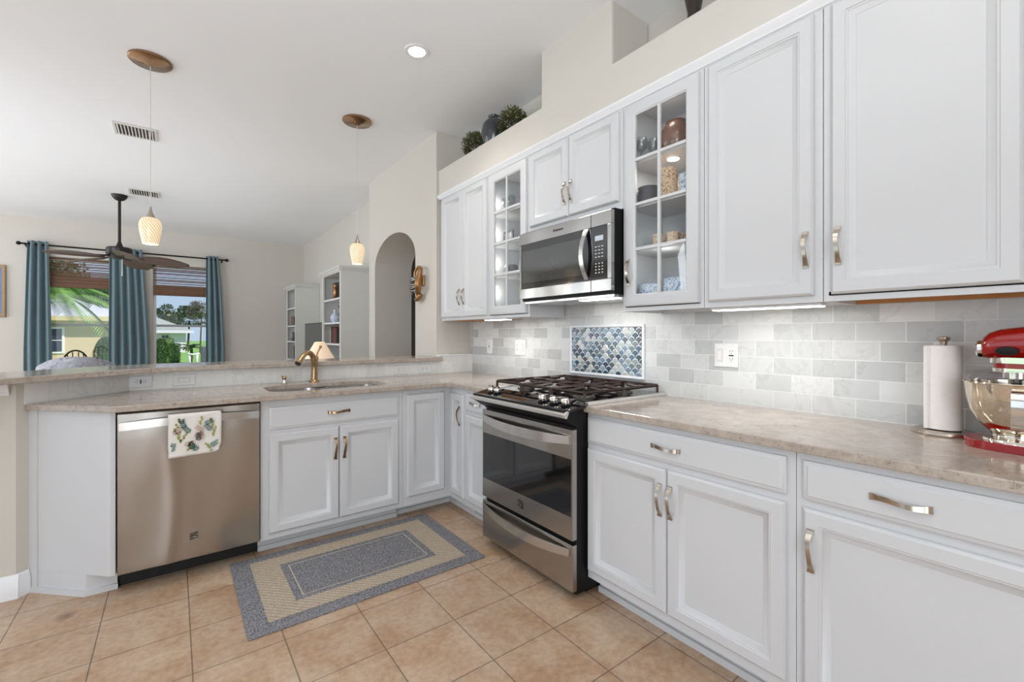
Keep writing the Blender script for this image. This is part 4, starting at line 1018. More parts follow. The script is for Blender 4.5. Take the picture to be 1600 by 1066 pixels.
for i, (x, y) in enumerate(((1.96, 2.61), (2.02, 2.55), (1.96, 2.69))):
    bm = new(); lathe(bm, [(.028, 0), (.028, .003), (.004, .006), (.004, .05), (.028, .075), (.030, .11), (.024, .125), (.0225, .125), (.028, .11), (.024, .077), (0, .056)], (x, y, S2[3]), 20)
    cont('wine_glass', ['middle stemmed glass', 'rightmost stemmed glass', 'leftmost stemmed glass'][i]+' on the top shelf of the left glass-door cabinet', 'glass', 'drinking_glass', bm, (x, y, S2[3]), g1)
T = Thing('photo_frame', 'small dark photo frame on a shelf of the left glass-door cabinet', 'frame', (1.98, 2.675, S2[2]), g1)
bm = new(); box(bm, 1.975, 1.985, 2.620, 2.732, S2[2], S2[2]+.105); T.part('frame', bm, 'slot_dark')
bm = new(); box(bm, 1.9735, 1.975, 2.633, 2.719, S2[2]+.013, S2[2]+.092); T.part('picture', bm, 'ceramic_grey')
bm = new(); cup(bm, 2.04, 2.555, S2[2], .04, .10); cont('tumbler', 'clear tumbler right of the dark photo frame in the left glass-door cabinet', 'glass', 'drinking_glass', bm, (2.04, 2.555, S2[2]), g1)
for i, (x, y) in enumerate(((1.99, 2.66), (2.03, 2.53))):
    bm = new(); lathe(bm, [(.035, 0), (.055, .015), (.060, .05), (.048, .075), (.044, .075), (.055, .05), (0, .01)], (x, y, S2[1]), 22)
    cont('bowl', ['left grey pot', 'right grey pot'][i]+' on the third shelf of the left glass-door cabinet', 'bowl', 'ceramic_grey', bm, (x, y, S2[1]), g1)
for k in range(4):
    bm = new(); z = S2[0]+k*.009; lathe(bm, [(.05, 0), (.085, .008), (.085, .010), (.05, .003), (0, .003)], (2.02, 2.62, z), 28)
    cont('plate', ['bottom', 'second from the bottom', 'second from the top', 'top'][k]+' plate of the stack low in the left glass-door cabinet', 'plate', ['ceramic_white', 'ceramic_blue'][k % 2], bm, (2.02, 2.62, z), g1)
# puck lights inside
for (y, zz, e, lb) in ((1.29, S2[3]-.017, .9, 'round puck light glowing under the top shelf of the right glass-door cabinet'),):
    T = Thing('puck_light', lb, 'light', (1.96, y, zz-.008)); bm = new(); lathe(bm, [(.032, -.006), (.034, 0)], (1.96, y, zz), 24); T.part('rim', bm, 'plastic_white', smooth='auto')
    bm = new(); lathe(bm, [(.027, -.008), (.028, -.0061)], (1.96, y, zz), 24); T.part('lens', bm, 'led')
    light('puck_lamp', 'AREA', (1.96, y, zz-.012), e, (1, .95, .85), .05)
light('cabinet_lamp', 'POINT', (1.92, 1.30, 1.62), .35, (1, .96, .9), .03)
light('cabinet_lamp', 'POINT', (1.92, 1.30, 2.36), .25, (1, .96, .9), .03)
T = Thing('cabinet_light_strip', 'bright vertical light strip inside the left glass-door cabinet', 'light', (1.90, 2.742, 1.42))
bm = new(); box(bm, 1.886, 1.906, 2.738, 2.7455, 1.43, 2.40); T.part('strip', bm, 'plastic_white'); bm = new()
for (a, b) in ((1.50, 1.63), (1.70, 1.86), (1.93, 2.08), (2.15, 2.26)): box(bm, 1.889, 1.903, 2.7355, 2.738, a, b)
T.part('diodes', bm, 'led')
for z in (1.56, 1.78, 2.0, 2.22): light('cabinet_lamp', 'POINT', (1.91, 2.70, z), .35, (1, .96, .9), .02)

# ------------------------------------------------------------------ pendants, downlight, vents, fan
def pendant(label, x, y):
    T = Thing('pendant_light', label, 'pendant light', (x, y, 1.84), 'pendants over the bar')
    bm = new(); lathe(bm, [(.117, CE-.0), (.117, CE-.012), (.108, CE-.020), (.035, CE-.028), (.012, CE-.040), (0, CE-.040)][::-1], (x, y, 0), 40); T.part('canopy', bm, 'brass', smooth='auto')
    bm = new(); tube(bm, [(x, y, CE-.038), (x, y, 2.075)], .0022, 6); T.part('cord', bm, 'cord')
    bm = new(); lathe(bm, [(.026, 2.010), (.024, 2.020), (.012, 2.045), (.006, 2.075), (.004, 2.085)], (x, y, 0), 20); T.part('socket_cone', bm, 'nickel', smooth='auto')
    bm = new()
    lathe(bm, [(.026, .172), (.044, .165), (.057, .145), (.061, .118), (.058, .080), (.050, .040), (.042, .0), (.039, .0), (.047, .040), (.055, .080), (.058, .118), (.054, .143), (.042, .162), (.026, .169)], (0, 0, 0), 36)
    o = link('shade', bm, 'pendant_glass', T.o, smooth='auto')
    light('pendant_lamp', 'POINT', (x, y, 1.815), 1.2, (1, .85, .65), .04)
pendant('left pendant with amber swirled glass shade, hanging near the fan', -.123, 3.76)
pendant('right pendant with cream glass shade, hanging before the arch wall', 1.225, 3.785)
T = Thing('recessed_downlight', 'bright round recessed downlight in the white ceiling', 'light', (1.226, 2.63, CE-.01))
bm = new(); lathe(bm, [(.052, CE-.001), (.052, CE-.006), (.075, CE-.006), (.080, CE-.001)], (1.226, 2.63, 0), 32); T.part('trim_ring', bm, 'trim_white', smooth='auto')
bm = new(); lathe(bm, [(.0, CE-.004), (.052, CE-.004)], (1.226, 2.63, 0), 32); T.part('lens', bm, 'downlight_glow')
light('downlight_lamp', 'SPOT', (1.226, 2.63, CE-.02), 30, (1, .95, .88), .05, rot=(0, 0, 0), spot_size=2.3, spot_blend=.8)
def vent(label, x0, x1, y0, y1):
    T = Thing('ceiling_vent', label, 'vent', ((x0+x1)/2, (y0+y1)/2, CE-.014), 'ceiling air vents')
    bm = new(); t = .022
    for a in ((x0, x1, y0, y0+t), (x0, x1, y1-t, y1), (x0, x0+t, y0+t, y1-t), (x1-t, x1, y0+t, y1-t)): box(bm, a[0], a[1], a[2], a[3], CE-.012, CE-.001)
    T.part('frame', bm, 'grille_white', bev=.003)
    bm = new(); box(bm, x0+t, x1-t, y0+t, y1-t, CE-.003, CE-.001); T.part('backing', bm, 'vent_shadow')
    bm = new(); n = 11
    for i in range(n):
        x = x0+t+(x1-x0-2*t)*(i+.5)/n
        vs = [bm.verts.new(p) for p in ((x-.006, y0+t, CE-.004), (x+.006, y0+t, CE-.018), (x+.006, y1-t, CE-.018), (x-.006, y1-t, CE-.004))]; bm.faces.new(vs)
    o = T.part('louvres', bm, 'grille_white'); s_ = o.modifiers.new('t', 'SOLIDIFY'); s_.thickness = .002
vent('nearer ceiling air vent, left of the pendant cord', -.42, -.12, 5.01, 5.29)
vent('farther ceiling air vent beside the fan mount', -.455, -.150, 7.17, 7.46)

def fan():
    x, y = -.56, 7.64
    T = Thing('ceiling_fan', 'dark bronze ceiling fan with broad woven leaf blades in front of the windows', 'ceiling fan', (x, y, 2.15))
    bm = new(); lathe(bm, [(.02, CE-.075), (.05, CE-.06), (.075, CE-.03), (.085, CE-.0)], (x, y, 0), 24); T.part('canopy', bm, 'fan_metal', smooth='auto')
    bm = new(); lathe(bm, [(.016, 2.40), (.016, CE-.06)], (x, y, 0), 12); lathe(bm, [(.05, 2.36), (.03, 2.40), (.018, 2.44)], (x, y, 0), 16); T.part('downrod', bm, 'fan_metal', smooth='auto')
    bm = new(); lathe(bm, [(.0, 2.215), (.07, 2.22), (.09, 2.25), (.125, 2.26), (.135, 2.28), (.135, 2.35), (.12, 2.365), (.04, 2.37)], (x, y, 0), 32); T.part('motor', bm, 'fan_metal', smooth='auto')
    bm = new(); tube(bm, [(x+.03, y-.05, 2.22), (x+.03, y-.05, 2.02)], .002, 5); lathe(bm, [(0, -.02), (.006, -.01), (.006, 0), (0, .008)], (x+.03, y-.05, 2.015), 8); T.part('pull_chain', bm, 'nickel')
    tips = [(-1.30, 7.90), (.112, 7.70), (-.80, 7.05), (-1.0, 8.25), (-.25, 8.25)]
    base = math.radians(211)
    for k in range(5):
        a = base+k*2*PI/5; d = Vector((math.cos(a), math.sin(a), 0)); s_ = Vector((-d.y, d.x, 0))
        bm = new(); n = 12; top = []; pitch = -.34
        for i in range(n+1):
            t = i/n; L = .17+.56*t; wdt = .018+.100*math.sin(PI*min(1, t*.92+.06))**.75
            c_ = Vector((x, y, 2.245))+d*L-Vector((0, 0, .04*t*t))
            top.append([bm.verts.new(c_+s_*q*wdt+Vector((0, 0, q*wdt*pitch-abs(q)*.012))) for q in (-1, -.5, 0, .5, 1)])
        for a_, b_ in zip(top, top[1:]):
            for q in range(4): bm.faces.new((a_[q], a_[q+1], b_[q+1], b_[q]))
        o = T.part('blade', bm, 'fan_blade', smooth=True); m_ = o.modifiers.new('t', 'SOLIDIFY'); m_.thickness = .008
        bm = new(); tube(bm, [Vector((x, y, 2.25))+d*.10, Vector((x, y, 2.235))+d*.25], [.012, .010], 8); T.part('blade_bracket', bm, 'fan_metal', o)
fan()

# ------------------------------------------------------------------ curtains, shades, picture
T = Thing('curtain_rod', 'black curtain rod with ball finials above the two far windows', 'curtain rod', (-.55, 9.76, 2.60))
bm = new(); tube(bm, [(-1.83, 9.755, 2.615), (.755, 9.755, 2.615)], .013, 10); T.part('rod', bm, 'black', smooth='auto')
for x in (-1.85, .775): bm = new(); lathe(bm, [(0, -.03), (.02, -.022), (.03, 0), (.02, .022), (0, .03)], (x, 9.755, 2.615), 14); T.part('finial', bm, 'black', smooth=True)
for x in (-1.78, .70): bm = new(); tube(bm, [(x, 9.755, 2.60), (x, 9.858, 2.58)], .012, 8); T.part('bracket', bm, 'black')
def curtain(label, x0t, x1t, x0b, x1b, folds):
    bm = new(); nu, nv = folds*10, 14; G = []
    for j in range(nv+1):
        t = j/nv; z = 2.665-2.6*t; row = []
        for i in range(nu+1):
            s_ = i/nu; xa = x0t+(x1t-x0t)*s_; xb = x0b+(x1b-x0b)*s_; x = xa+(xb-xa)*min(1, t*1.6)**.8
            yy = 9.755+.052*math.sin(s_*folds*2*PI)+.010*math.sin(s_*17+t*5)
            row.append(bm.verts.new((x, yy, z)))
        G.append(row)
    for a, b in zip(G, G[1:]):
        for i in range(nu): bm.faces.new((a[i], a[i+1], b[i+1], b[i]))
    o = single('curtain', bm, 'curtain_cloth', label, 'curtain', 'blue-grey window curtains', loc=((x0t+x1t)/2, 9.755, .065), smooth=True)
    m_ = o.modifiers.new('t', 'SOLIDIFY'); m_.thickness = .004
curtain('left slate-blue curtain panel beside the picture wall', -1.76, -1.54, -1.80, -1.50, 3)
curtain('middle slate-blue curtain panel between the two windows', -.84, -.43, -.85, -.335, 5)
curtain('right slate-blue curtain panel nearest the bookcases', .46, .64, .455, .74, 3)
def shade(label, x0, x1, zb):
    T = Thing('roman_shade', label, 'window shade', ((x0+x1)/2, 9.85, zb), 'woven bamboo shades')
    bm = new(); z = 2.455
    while z > zb+.16: box(bm, x0, x1, 9.848, 9.852, z-.010, z); z -= .0125 if random.random() < .75 else .024
    T.part('woven_panel', bm, 'bamboo')
    bm = new()
    for k in range(3): 
        z0 = zb+k*.05; box(bm, x0, x1, 9.815+k*.004, 9.853, z0, z0+.075)
    T.part('folded_stack', bm, 'bamboo', bev=.01)
    bm = new(); tube(bm, [(x1-.16, 9.835, zb), (x1-.16, 9.835, .95)], .003, 5); T.part('pull_cord', bm, 'cord')
random.seed(5)
shade('left brown bamboo roman shade, above the palm view', W1[0]+.01, W1[1]-.01, 1.985)
shade('right brown bamboo roman shade, above the lawn view', W2[0]+.01, W2[1]-.01, 1.925)
T = Thing('framed_picture', 'blue framed picture cut off by the left edge of the view', 'picture', (-2.5, 9.85, 1.52))
bm = new(); L = rings(bm, FY(9.858), -3.0, -1.995, 1.51, 2.28, [(0, 0), (0, .03), (.008, .035), (.04, .030), (.045, .02)]); T.part('frame', bm, 'wood_frame', smooth='auto')
bm = new(); fb(bm, FY(9.858), -2.955, -2.04, 1.555, 2.235, .018, .021); T.part('artwork', bm, 'sky_blue_art')

# ------------------------------------------------------------------ bookcases and their contents
def bookcase(label, y0, y1, H, x0=1.70):
    T = Thing('bookcase', label, 'bookcase', (1.9, (y0+y1)/2, 0), 'bookcases in the living room')
    x1 = 2.098; t = .028
    bm = new()
    for a in ((x0, x1, y0, y0+t), (x0, x1, y1-t, y1)): box(bm, a[0], a[1], a[2], a[3], 0, H-.07)
    box(bm, x1-.012, x1, y0+t, y1-t, 0, H-.07); box(bm, x0, x1, y0, y1, H-.07, H-.045); box(bm, x0, x0+.02, y0+t, y0+t+.045, .0, H-.07); box(bm, x0, x0+.02, y1-t-.045, y1-t, 0, H-.07)
    T.part('frame', bm, 'bookcase_white')
    bm = new(); pr_ = [(-.01, 0), (.008, 0), (.018, .02), (.032, .035), (.035, .055), (-.01, .055)]
    extr(bm, pr_, (x0-.0, y0-.03, H-.055), (x0, y1+.03, H-.055), (-1, 0, 0)); extr(bm, pr_, (x0-.03, y0, H-.055), (x1, y0, H-.055), (0, -1, 0)); extr(bm, pr_, (x0-.03, y1, H-.055), (x1, y1, H-.055), (0, 1, 0)); box(bm, x0, x1, y0, y1, H-.045, H-.001)
    T.part('crown', bm, 'bookcase_white')
    for z in (.10, .46, .80, 1.13, 1.415, 1.735):
        bm = new(); box(bm, x0+.012, x1-.012, y0+t, y1-t, z-.022, z); T.part('shelf', bm, 'trim_white')
bookcase('nearer white bookcase with crown top beside the arch wall', 5.885, 6.81, 2.13)
bookcase('farther white bookcase in the corner of the far room', 8.56, 9.40, 2.13)
def book(label, y, z, w_, h, m, grp, x=1.78, dep=.17):
    bm = new(); box(bm, x, x+dep, y, y+w_, z, z+h); single('book', bm, m, label, 'book', grp, bev=.002)
A = 'nearer bookcase'; B_ = 'farther bookcase'
y = 6.50
for i, (w_, h, m, cl_) in enumerate(((.055, .20, 'book_pink', 'pinkish'), (.05, .23, 'book_dark', 'black'), (.05, .21, 'book_dark', 'thick dark'), (.045, .225, 'book_red', 'dark red'), (.04, .215, 'book_red', 'russet'), (.045, .20, 'book_dark', 'charcoal'))):
    book(cl_+' upright book on the third shelf of the nearer bookcase', 6.66-i*.058, 1.1305, w_, h, m, 'books on the nearer bookcase')
book('cream book lying beneath the shelf of upright books', 6.38, .801, .30, .04, 'book_cream', 'books on the nearer bookcase', dep=.22)
bm = new(); box(bm, 1.79, 1.98, 6.38, 6.66, .842, .90); single('book', bm, 'book_dark', 'thick dark book stacked on the cream lying book', 'book', 'books on the nearer bookcase')
bm = new(); box(bm, 1.84, 1.86, 6.42, 6.76, 1.7355, 1.99); single('framed_picture', bm, 'slot_dark', 'dark framed picture on the top shelf of the nearer bookcase', 'picture')
bm = new(); random.seed(2)
box(bm, 1.76, 1.82, 6.42, 6.54, 1.7355, 1.76); blob(bm, (1.79, 6.48, 1.84), .045, 2, .05, (.7, 1, 1.9)); blob(bm, (1.79, 6.46, 1.925), .035, 2, 0, (.8, 1, 1.1))
single('figurine', bm, 'gold_old', 'small brass bust on the top shelf of the nearer bookcase', 'figurine', smooth='auto')
bm = new(); lathe(bm, [(.03, 0), (.055, .03), (.062, .07), (.045, .11), (.02, .13), (.02, .17), (.03, .18), (0, .18)], (1.78, 6.44, 1.4155), 20); single('vase', bm, 'ceramic_blue', 'blue and white lidded vase on the middle shelf of the nearer bookcase', 'vase', smooth='auto')
bm = new(); lathe(bm, [(.03, 0), (.04, .10), (.015, .14), (.015, .20), (.03, .24), (0, .24)], (1.88, 6.55, 1.4155), 16); single('candlestick', bm, 'slot_dark', 'dark turned candlestick behind the blue and white vase', 'candlestick', smooth='auto')
for i, (dy, w_, h, m, cl_) in enumerate(((0, .05, .17, 'book_dark', 'dark'), (.07, .05, .19, 'book_pink', 'rose-grey'), (.14, .05, .16, 'book_dark', 'brown'), (.21, .045, .18, 'book_red', 'maroon'))):
    book(cl_+' book on the second shelf of the farther bookcase', 9.12+dy*.8, 1.416, w_, h, m, 'books on the farther bookcase')
bm = new(); lathe(bm, [(.03, 0), (.045, .03), (.02, .10), (.03, .16), (0, .17)], (1.78, 9.16, 1.131), 14); single('ornament', bm, 'ceramic_grey', 'small dark ornament on the third shelf of the farther bookcase', 'ornament', smooth='auto')
for i, (dy, w_, h, m, cl_) in enumerate(((0, .06, .24, 'book_dark', 'tall black'), (.09, .05, .25, 'book_cream', 'tall pale'), (.16, .06, .23, 'ceramic_grey', 'tall grey'))):
    book(cl_+' binder on the fourth shelf of the farther bookcase', 9.10+dy, .801, w_, h, m, 'binders on the farther bookcase')
# television between the bookcases
T = Thing('television', 'flat grey television screen on a low stand between the two bookcases', 'television', (1.80, 7.5, .62))
bm = new(); box(bm, 1.755, 1.80, 6.97, 8.12, .74, 1.432); T.part('casing', bm, 'slot_dark', bev=.004)
bm = new(); box(bm, 1.7535, 1.755, 6.985, 8.105, .755, 1.418); T.part('screen', bm, 'screen_grey')
bm = new(); box(bm, 1.70, 1.86, 7.3, 7.8, .60, .612); box(bm, 1.76, 1.80, 7.5, 7.6, .612, .74); T.part('foot', bm, 'slot_dark')
T = Thing('media_cabinet', 'low white cabinet under the television', 'cabinet', (1.88, 7.6, 0))
bm = new(); box(bm, 1.66, 2.09, 6.95, 8.3, .05, .60); T.part('body', bm, 'bookcase_white'); bm = new(); box(bm, 1.70, 2.05, 7.0, 8.25, 0, .05); T.part('plinth', bm, 'bookcase_white')
# lamp on side table
lx, ly = 1.275, 5.2
T = Thing('side_table', 'small round wooden side table behind the bar', 'table', (lx, ly, 0))
bm = new(); lathe(bm, [(.0, .60), (.26, .60), (.27, .61), (.26, .62), (0, .62)], (lx, ly, 0), 32); T.part('tabletop', bm, 'wood_frame', smooth='auto'); bm = new(); lathe(bm, [(.15, 0), (.14, .02), (.03, .06), (.03, .60)], (lx, ly, 0), 20); T.part('pedestal', bm, 'wood_frame', smooth='auto')
T = Thing('table_lamp', 'lit table lamp with cream cone shade behind the faucet', 'lamp', (lx, ly, .62))
bm = new(); lathe(bm, [(.08, .621), (.08, .63), (.03, .66), (.05, .74), (.045, .84), (.015, .90), (.008, .93), (.008, 1.12)], (lx, ly, 0), 20); T.part('base', bm, 'brass', smooth='auto')
bm = new(); lathe(bm, [(.165, .962), (.052, 1.168), (.049, 1.168), (.162, .962)], (lx, ly, 0), 36); T.part('lamp_shade', bm, 'lamp_shade_cloth', smooth='auto')
light('table_lamp_bulb', 'POINT', (lx, ly, 1.03), 5, (1, .75, .5), .04)
# upholstered swivel chair back
T = Thing('armchair', 'grey patterned upholstered chair back showing above the left bar top', 'chair', (-.70, 5.5, 0))
bm = new(); n = 20; R = []
for i in range(n+1):
    s_ = -1+2*i/n; x = -.705+s_*.26; yb_ = 5.50+.16*s_*s_; top = 1.055-.085*abs(s_)**2.4; 
    ring = []
    for k in range(16):
        a = 2*PI*k/16; zz = .74+ (top-.74)*(.5+.5*math.sin(a)) if True else 0
        ring.append(bm.verts.new((x, yb_+.075*math.cos(a), .70+(top-.70)*(.5+.5*math.sin(a)))))
    R.append(ring)
for a, b in zip(R, R[1:]):
    for i in range(16): bm.faces.new((a[i], a[(i+1) % 16], b[(i+1) % 16], b[i]))
bm.faces.new(R[0]); bm.faces.new(R[-1]); T.part('backrest', bm, 'chair_fabric', smooth='auto')
bm = new(); lathe(bm, [(.0, .40), (.27, .40), (.30, .44), (.30, .52), (.26, .56), (0, .57)], (-.705, 5.82, 0), 28); T.part('seat', bm, 'chair_fabric', smooth='auto')
bm = new(); lathe(bm, [(.22, 0), (.20, .03), (.04, .06), (.04, .40)], (-.705, 5.82, 0), 20); tube(bm, [(-.705, 5.62, .5), (-.705, 5.54, .72)], .03, 8); T.part('pedestal', bm, 'wood_frame', smooth='auto')
# dark hoop-back chair at the window
T = Thing('hoop_back_chair', 'dark hoop-back chair standing before the left far window', 'chair', (-1.09, 8.7, 0))
bm = new(); hp = smoothpath([(-1.24, 8.7, .45), (-1.235, 8.62, .75), (-1.19, 8.6, .96), (-1.09, 8.6, 1.03), (-.99, 8.6, .96), (-.945, 8.62, .75), (-.94, 8.7, .45)], 6); tube(bm, hp, .011, 8)
for q in (-.08, -.03, .03, .08): tube(bm, [(-1.09+q, 8.69, .46), (-1.09+q, 8.60, 1.02-abs(q)*.4)], .006, 6)
T.part('backrest', bm, 'black', smooth='auto')
bm = new(); lathe(bm, [(0, .43), (.20, .43), (.21, .445), (.20, .46), (0, .46)], (-1.09, 8.85, 0), 24); T.part('seat', bm, 'black', smooth='auto')
for dx, dy in ((-1, -1), (1, -1), (-1, 1), (1, 1)): bm = new(); tube(bm, [(-1.09+dx*.11, 8.85+dy*.11, .435), (-1.09+dx*.18, 8.85+dy*.17, 0)], .013, 8); T.part('leg', bm, 'black')

# lobster-like sconce ornament on the arch wall
def sconce():
    T = Thing('wall_ornament', 'antique gold lobster-shaped wall ornament beside the arch', 'ornament', (1.84, 3.86, 1.6))
    F = FX(1.85)
    bm = new(); P = smoothpath([(3.80, 1.87, .04), (3.77, 1.84, .06), (3.77, 1.78, .07), (3.76, 1.72, .09), (3.77, 1.67, .08), (3.82, 1.63, .06), (3.84, 1.60, .05)], 5)
    tube(bm, [F(p.x, p.y, p.z) for p in P], [.012+.017*math.sin(PI*i/(len(P)-1)) for i in range(len(P))], 12); T.part('body', bm, 'gold_old', smooth=True)
    bm = new(); P = smoothpath([(3.80, 1.62, .04), (3.84, 1.585, .05), (3.90, 1.575, .04), (3.95, 1.59, .03)], 5)
    tube(bm, [F(p.x, p.y, p.z) for p in P], [.022, .024, .025, .026, .026, .025, .024, .022, .02, .018, .016, .014, .012, .01, .007, .004], 10); T.part('claw', bm, 'gold_old', smooth=True)
    bm = new(); P = smoothpath([(3.80, 1.86, .04), (3.84, 1.875, .05), (3.88, 1.83, .06), (3.88, 1.78, .06), (3.83, 1.74, .05)], 5)
    tube(bm, [F(p.x, p.y, p.z) for p in P], .012, 8); T.part('tail', bm, 'gold_old', smooth=True)
    bm = new()
    for k in range(7):
        z = 1.65+k*.022; P = smoothpath([(3.80, z+.01, .06), (3.86, z+.025*math.sin(k*2), .10), (3.92, z+.01, .09), (3.965, z-.02*math.cos(k), .05)], 4)
        tube(bm, [F(p.x, p.y, p.z) for p in P], .0065, 6)
        blob(bm, F(3.95, z, .03), .014, 1)
    T.part('branches', bm, 'pewter', smooth=True)
    bm = new(); fb(bm, F, 3.79, 3.85, 1.70, 1.80, 0, .02); T.part('back_plate', bm, 'gold_old', bev=.01)
sconce()

# ------------------------------------------------------------------ outdoors
bm = new(); box(bm, -60, 60, 10.0, 120, -.35, -.15); 
tag(link('lawn', bm, 'lawn', None), 'bright green mown lawn beyond the windows', 'lawn')['kind'] = 'stuff'
def house(name, label, x0, x1, y0, y1, H, m, roofm, wins, rh=1.6, ov=.5, ridge='x'):
    T = Thing(name, label, 'house', ((x0+x1)/2, (y0+y1)/2, -.15))
    bm = new(); box(bm, x0, x1, y0, y1, -.15, H); T.part('wall', bm, m)
    bm = new(); a, b, c_, d = x0-ov, x1+ov, y0-ov, y1+ov
    v = [bm.verts.new(p) for p in ((a, c_, H), (b, c_, H), (b, d, H), (a, d, H))]
    k = (y1-y0)/2*.9+ov
    if ridge == 'x': r_ = [bm.verts.new((a+k*.8, (c_+d)/2, H+rh)), bm.verts.new((b-k*.8, (c_+d)/2, H+rh))]; F_ = [(v[0], v[1], r_[1], r_[0]), (v[1], v[2], r_[1]), (v[2], v[3], r_[0], r_[1]), (v[3], v[0], r_[0])]
    else: r_ = [bm.verts.new(((a+b)/2, c_, H+rh)), bm.verts.new(((a+b)/2, d, H+rh))]; F_ = [(v[0], v[1], r_[0]), (v[1], v[2], r_[1], r_[0]), (v[2], v[3], r_[1]), (v[3], v[0], r_[0], r_[1])]
    for f in F_: bm.faces.new(f)
    bm.faces.new(v); T.part('roof', bm, roofm)
    bm = new(); box(bm, a, b, c_-.02, c_, H-.18, H+.02); T.part('fascia', bm, 'house_trim' if m == 'house_yellow' else 'house_white')
    for (wa, wb, wc, wd) in wins:
        bm = new(); fb(bm, FY(y0), wa-.08, wb+.08, wc-.08, wd+.08, 0, .05); wf = T.part('window', bm, 'concrete_white')
        bm = new(); fb(bm, FY(y0), wa, (wa+wb)/2-.02, wc, (wc+wd)/2-.02, .05, .06); fb(bm, FY(y0), wa, (wa+wb)/2-.02, (wc+wd)/2+.02, wd, .05, .06); fb(bm, FY(y0), (wa+wb)/2+.02, wb, wc, (wc+wd)/2-.02, .05, .06); fb(bm, FY(y0), (wa+wb)/2+.02, wb, (wc+wd)/2+.02, wd, .05, .06); T.part('pane', bm, 'window_dark', wf)
house('yellow_house', 'pale yellow neighbouring house behind the palm', -14, -2.0, 28, 38, 2.05, 'house_yellow', 'roof_grey', [(-4.75, -3.98, .50, 1.50)], rh=1.6)
house('white_house', 'white neighbouring house with grey gable roof beyond the lawn', -4.4, .75, 44, 52, 1.55, 'house_white', 'roof_grey', [(-.75, -.35, .75, 1.2)], rh=1.35, ridge='y')
def bush(label, c, sx, sy, h, m='leaf_hedge', n=2600, square=False, name='hedge'):
    T = Thing(name, label, 'bush' , (c[0], c[1], -.15)); bm = new(); core = new()
    if square: box(core, c[0]-sx*.9, c[0]+sx*.9, c[1]-sy*.9, c[1]+sy*.9, -.148, -.15+h*.95)
    else: blob(core, (c[0], c[1], -.15+h*.5), 1, 3, .04, (sx*.86, sy*.86, h*.46))
    T.part('core', core, m)
    for k in range(n):
        if square:
            f = random.randrange(3); u, v = random.uniform(-1, 1), random.uniform(-1, 1)
            p = Vector((c[0]+(u*sx if f else random.choice((-1, 1))*sx), c[1]-(sy if f == 1 else (v*sy)), -.15+h*(.5+.5*v) if f == 1 else (-.15+h*(random.random() if f == 0 else 1))))
            d = Vector((random.uniform(-1, 1), -1, random.uniform(-.3, 1)))
        else:
            d = Vector((random.gauss(0, 1), random.gauss(0, 1), random.gauss(0, 1))).normalized(); p = Vector((c[0]+d.x*sx, c[1]+d.y*sy, -.15+h*.5+d.z*h*.5))
            d = d+Vector((random.uniform(-.6, .6), random.uniform(-.6, .6), random.uniform(-.2, .6)))
        leaf(bm, p, d, (random.uniform(-1, 1), 0, 1), .07, .022)
    T.part('foliage', bm, m)
bush('dark green rounded hedge seen low in the left window', (-1.72, 19, 0), .26, .3, 1.28)
bush('rounded dark hedge left of the clipped square bush', (-.38, 20, 0), .22, .3, 1.22)
bush('small clipped square bush on the lawn', (.02, 28, 0), .21, .25, .92, square=True, n=900)
bush('low shrub against the white house wall', (-.30, 38, 0), .42, .4, 1.20, n=900)
def tree(label, c, r, h, m, n=3500, name='tree'):
    T = Thing(name, label, 'tree', (c[0], c[1], -.15)); bm = new(); tube(bm, [(c[0], c[1], -.148), (c[0]+.1, c[1], h-r*.8)], [.07*r, .05*r], 8); T.part('trunk', bm, 'bark')
    bm = new(); bl = [(Vector((c[0]+random.uniform(-.7, .7)*r, c[1]+random.uniform(-.5, .5)*r, h-r*.6+random.uniform(-.45, .5)*r)), r*random.uniform(.35, .55)) for _ in range(9)]
    for k in range(n):
        q, rr = random.choice(bl); d = Vector((random.gauss(0, 1), random.gauss(0, 1), random.gauss(0, 1))).normalized(); leaf(bm, q+d*rr*random.uniform(.6, 1), d+Vector((random.uniform(-1, 1), random.uniform(-1, 1), .3)), (0, 0, 1), .30*(r/2.5), .10*(r/2.5))
    T.part('crown', bm, m)
random.seed(11)
tree('dark green tree directly behind the white house roof', (-.55, 60, 0), 1.7, 4.0, 'leaf_tree')
tree('dark tree between the white house and the grey-leaved tree', (1.15, 57, 0), 1.5, 3.9, 'leaf_tree')
tree('greyish bare-looking tree at the right of the right window', (1.52, 40, 0), .75, 3.45, 'leaf_grey', 3000)
tree('tall green tree at the left behind the yellow house', (-6.2, 44, 0), 2.6, 6.0, 'leaf_tree')
tree('green tree rising over the yellow house roof, at the middle curtain', (-5.8, 57, 0), 2.0, 5.8, 'leaf_tree')
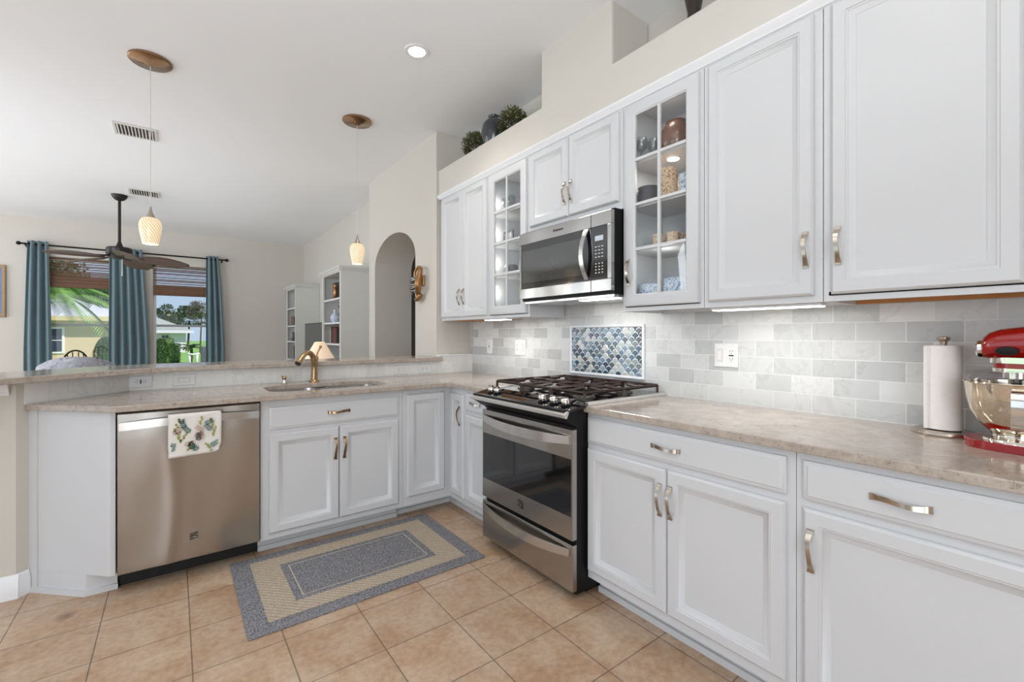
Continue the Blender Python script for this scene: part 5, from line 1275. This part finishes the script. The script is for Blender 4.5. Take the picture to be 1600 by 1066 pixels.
def palm(label, c, H, R, n, droop, m='leaf_palm', lw=.03, name='palm_tree', ll_=.35, a_range=None):
    T = Thing(name, label, 'palm', (c[0], c[1], -.15)); bm = new(); tube(bm, smoothpath([(c[0], c[1], -.148), (c[0]+.03, c[1], H*.5), (c[0], c[1], H)], 5), .09 if H > 1 else .06, 10); T.part('trunk', bm, 'bark', smooth=True)
    for k in range(n):
        a = 2*PI*k/n+random.uniform(-.15, .15); el = random.uniform(.15, 1.1); d = Vector((math.cos(a), math.sin(a), 0)); bm = new()
        P = [Vector((c[0], c[1], H))+d*R*t*math.cos(el*(1-.5*t))+Vector((0, 0, R*(math.sin(el)*t-droop*t*t))) for t in [i/12 for i in range(13)]]
        tube(bm, P, [.012*(1-.8*i/12) for i in range(13)], 5)
        for i in range(2, 13):
            for f in (0, .25, .5, .75):
                if i == 12 and f: continue
                p = P[i-1].lerp(P[i], f) if i else P[i]; t = (P[min(i+1, 12)]-P[i-1]).normalized(); s_ = t.cross(Vector((0, 0, 1))).normalized()
                for q in (-1, 1): leaf(bm, p, s_*q+t*.55-Vector((0, 0, .45)), (0, 0, 1), ll_*(1-.5*abs(i/12-.45)), lw, bend=.1)
        T.part('frond', bm, m)
random.seed(21)
palm('large green palm close outside the left far window', (-2.35, 13.6, 0), 2.15, 1.75, 20, .75, ll_=.34, lw=.016)
palm('small palm on the lawn before the white house', (.66, 27, 0), .62, .52, 14, .55, m='leaf_tree', ll_=.16, lw=.014)
T = Thing('garden_bench', 'small white curved garden bench on the lawn', 'bench', (.72, 26, -.15))
bm = new(); tube(bm, smoothpath([(.5, 25.8, .36), (.72, 25.7, .32), (.95, 25.8, .36)], 5), .045, 8); T.part('seat', bm, 'concrete_white', smooth=True)
for x in (.58, .86): bm = new(); lathe(bm, [(.07, -.15), (.04, .05), (.06, .31)], (x, 25.78, 0), 12); T.part('leg', bm, 'concrete_white', smooth=True)
bm = new(); box(bm, 1.02, 1.30, 25.9, 26.4, -.15, .68); single('utility_box', bm, 'ceramic_grey', 'dark grey utility box on the lawn at the right curtain', 'box', bev=.02)
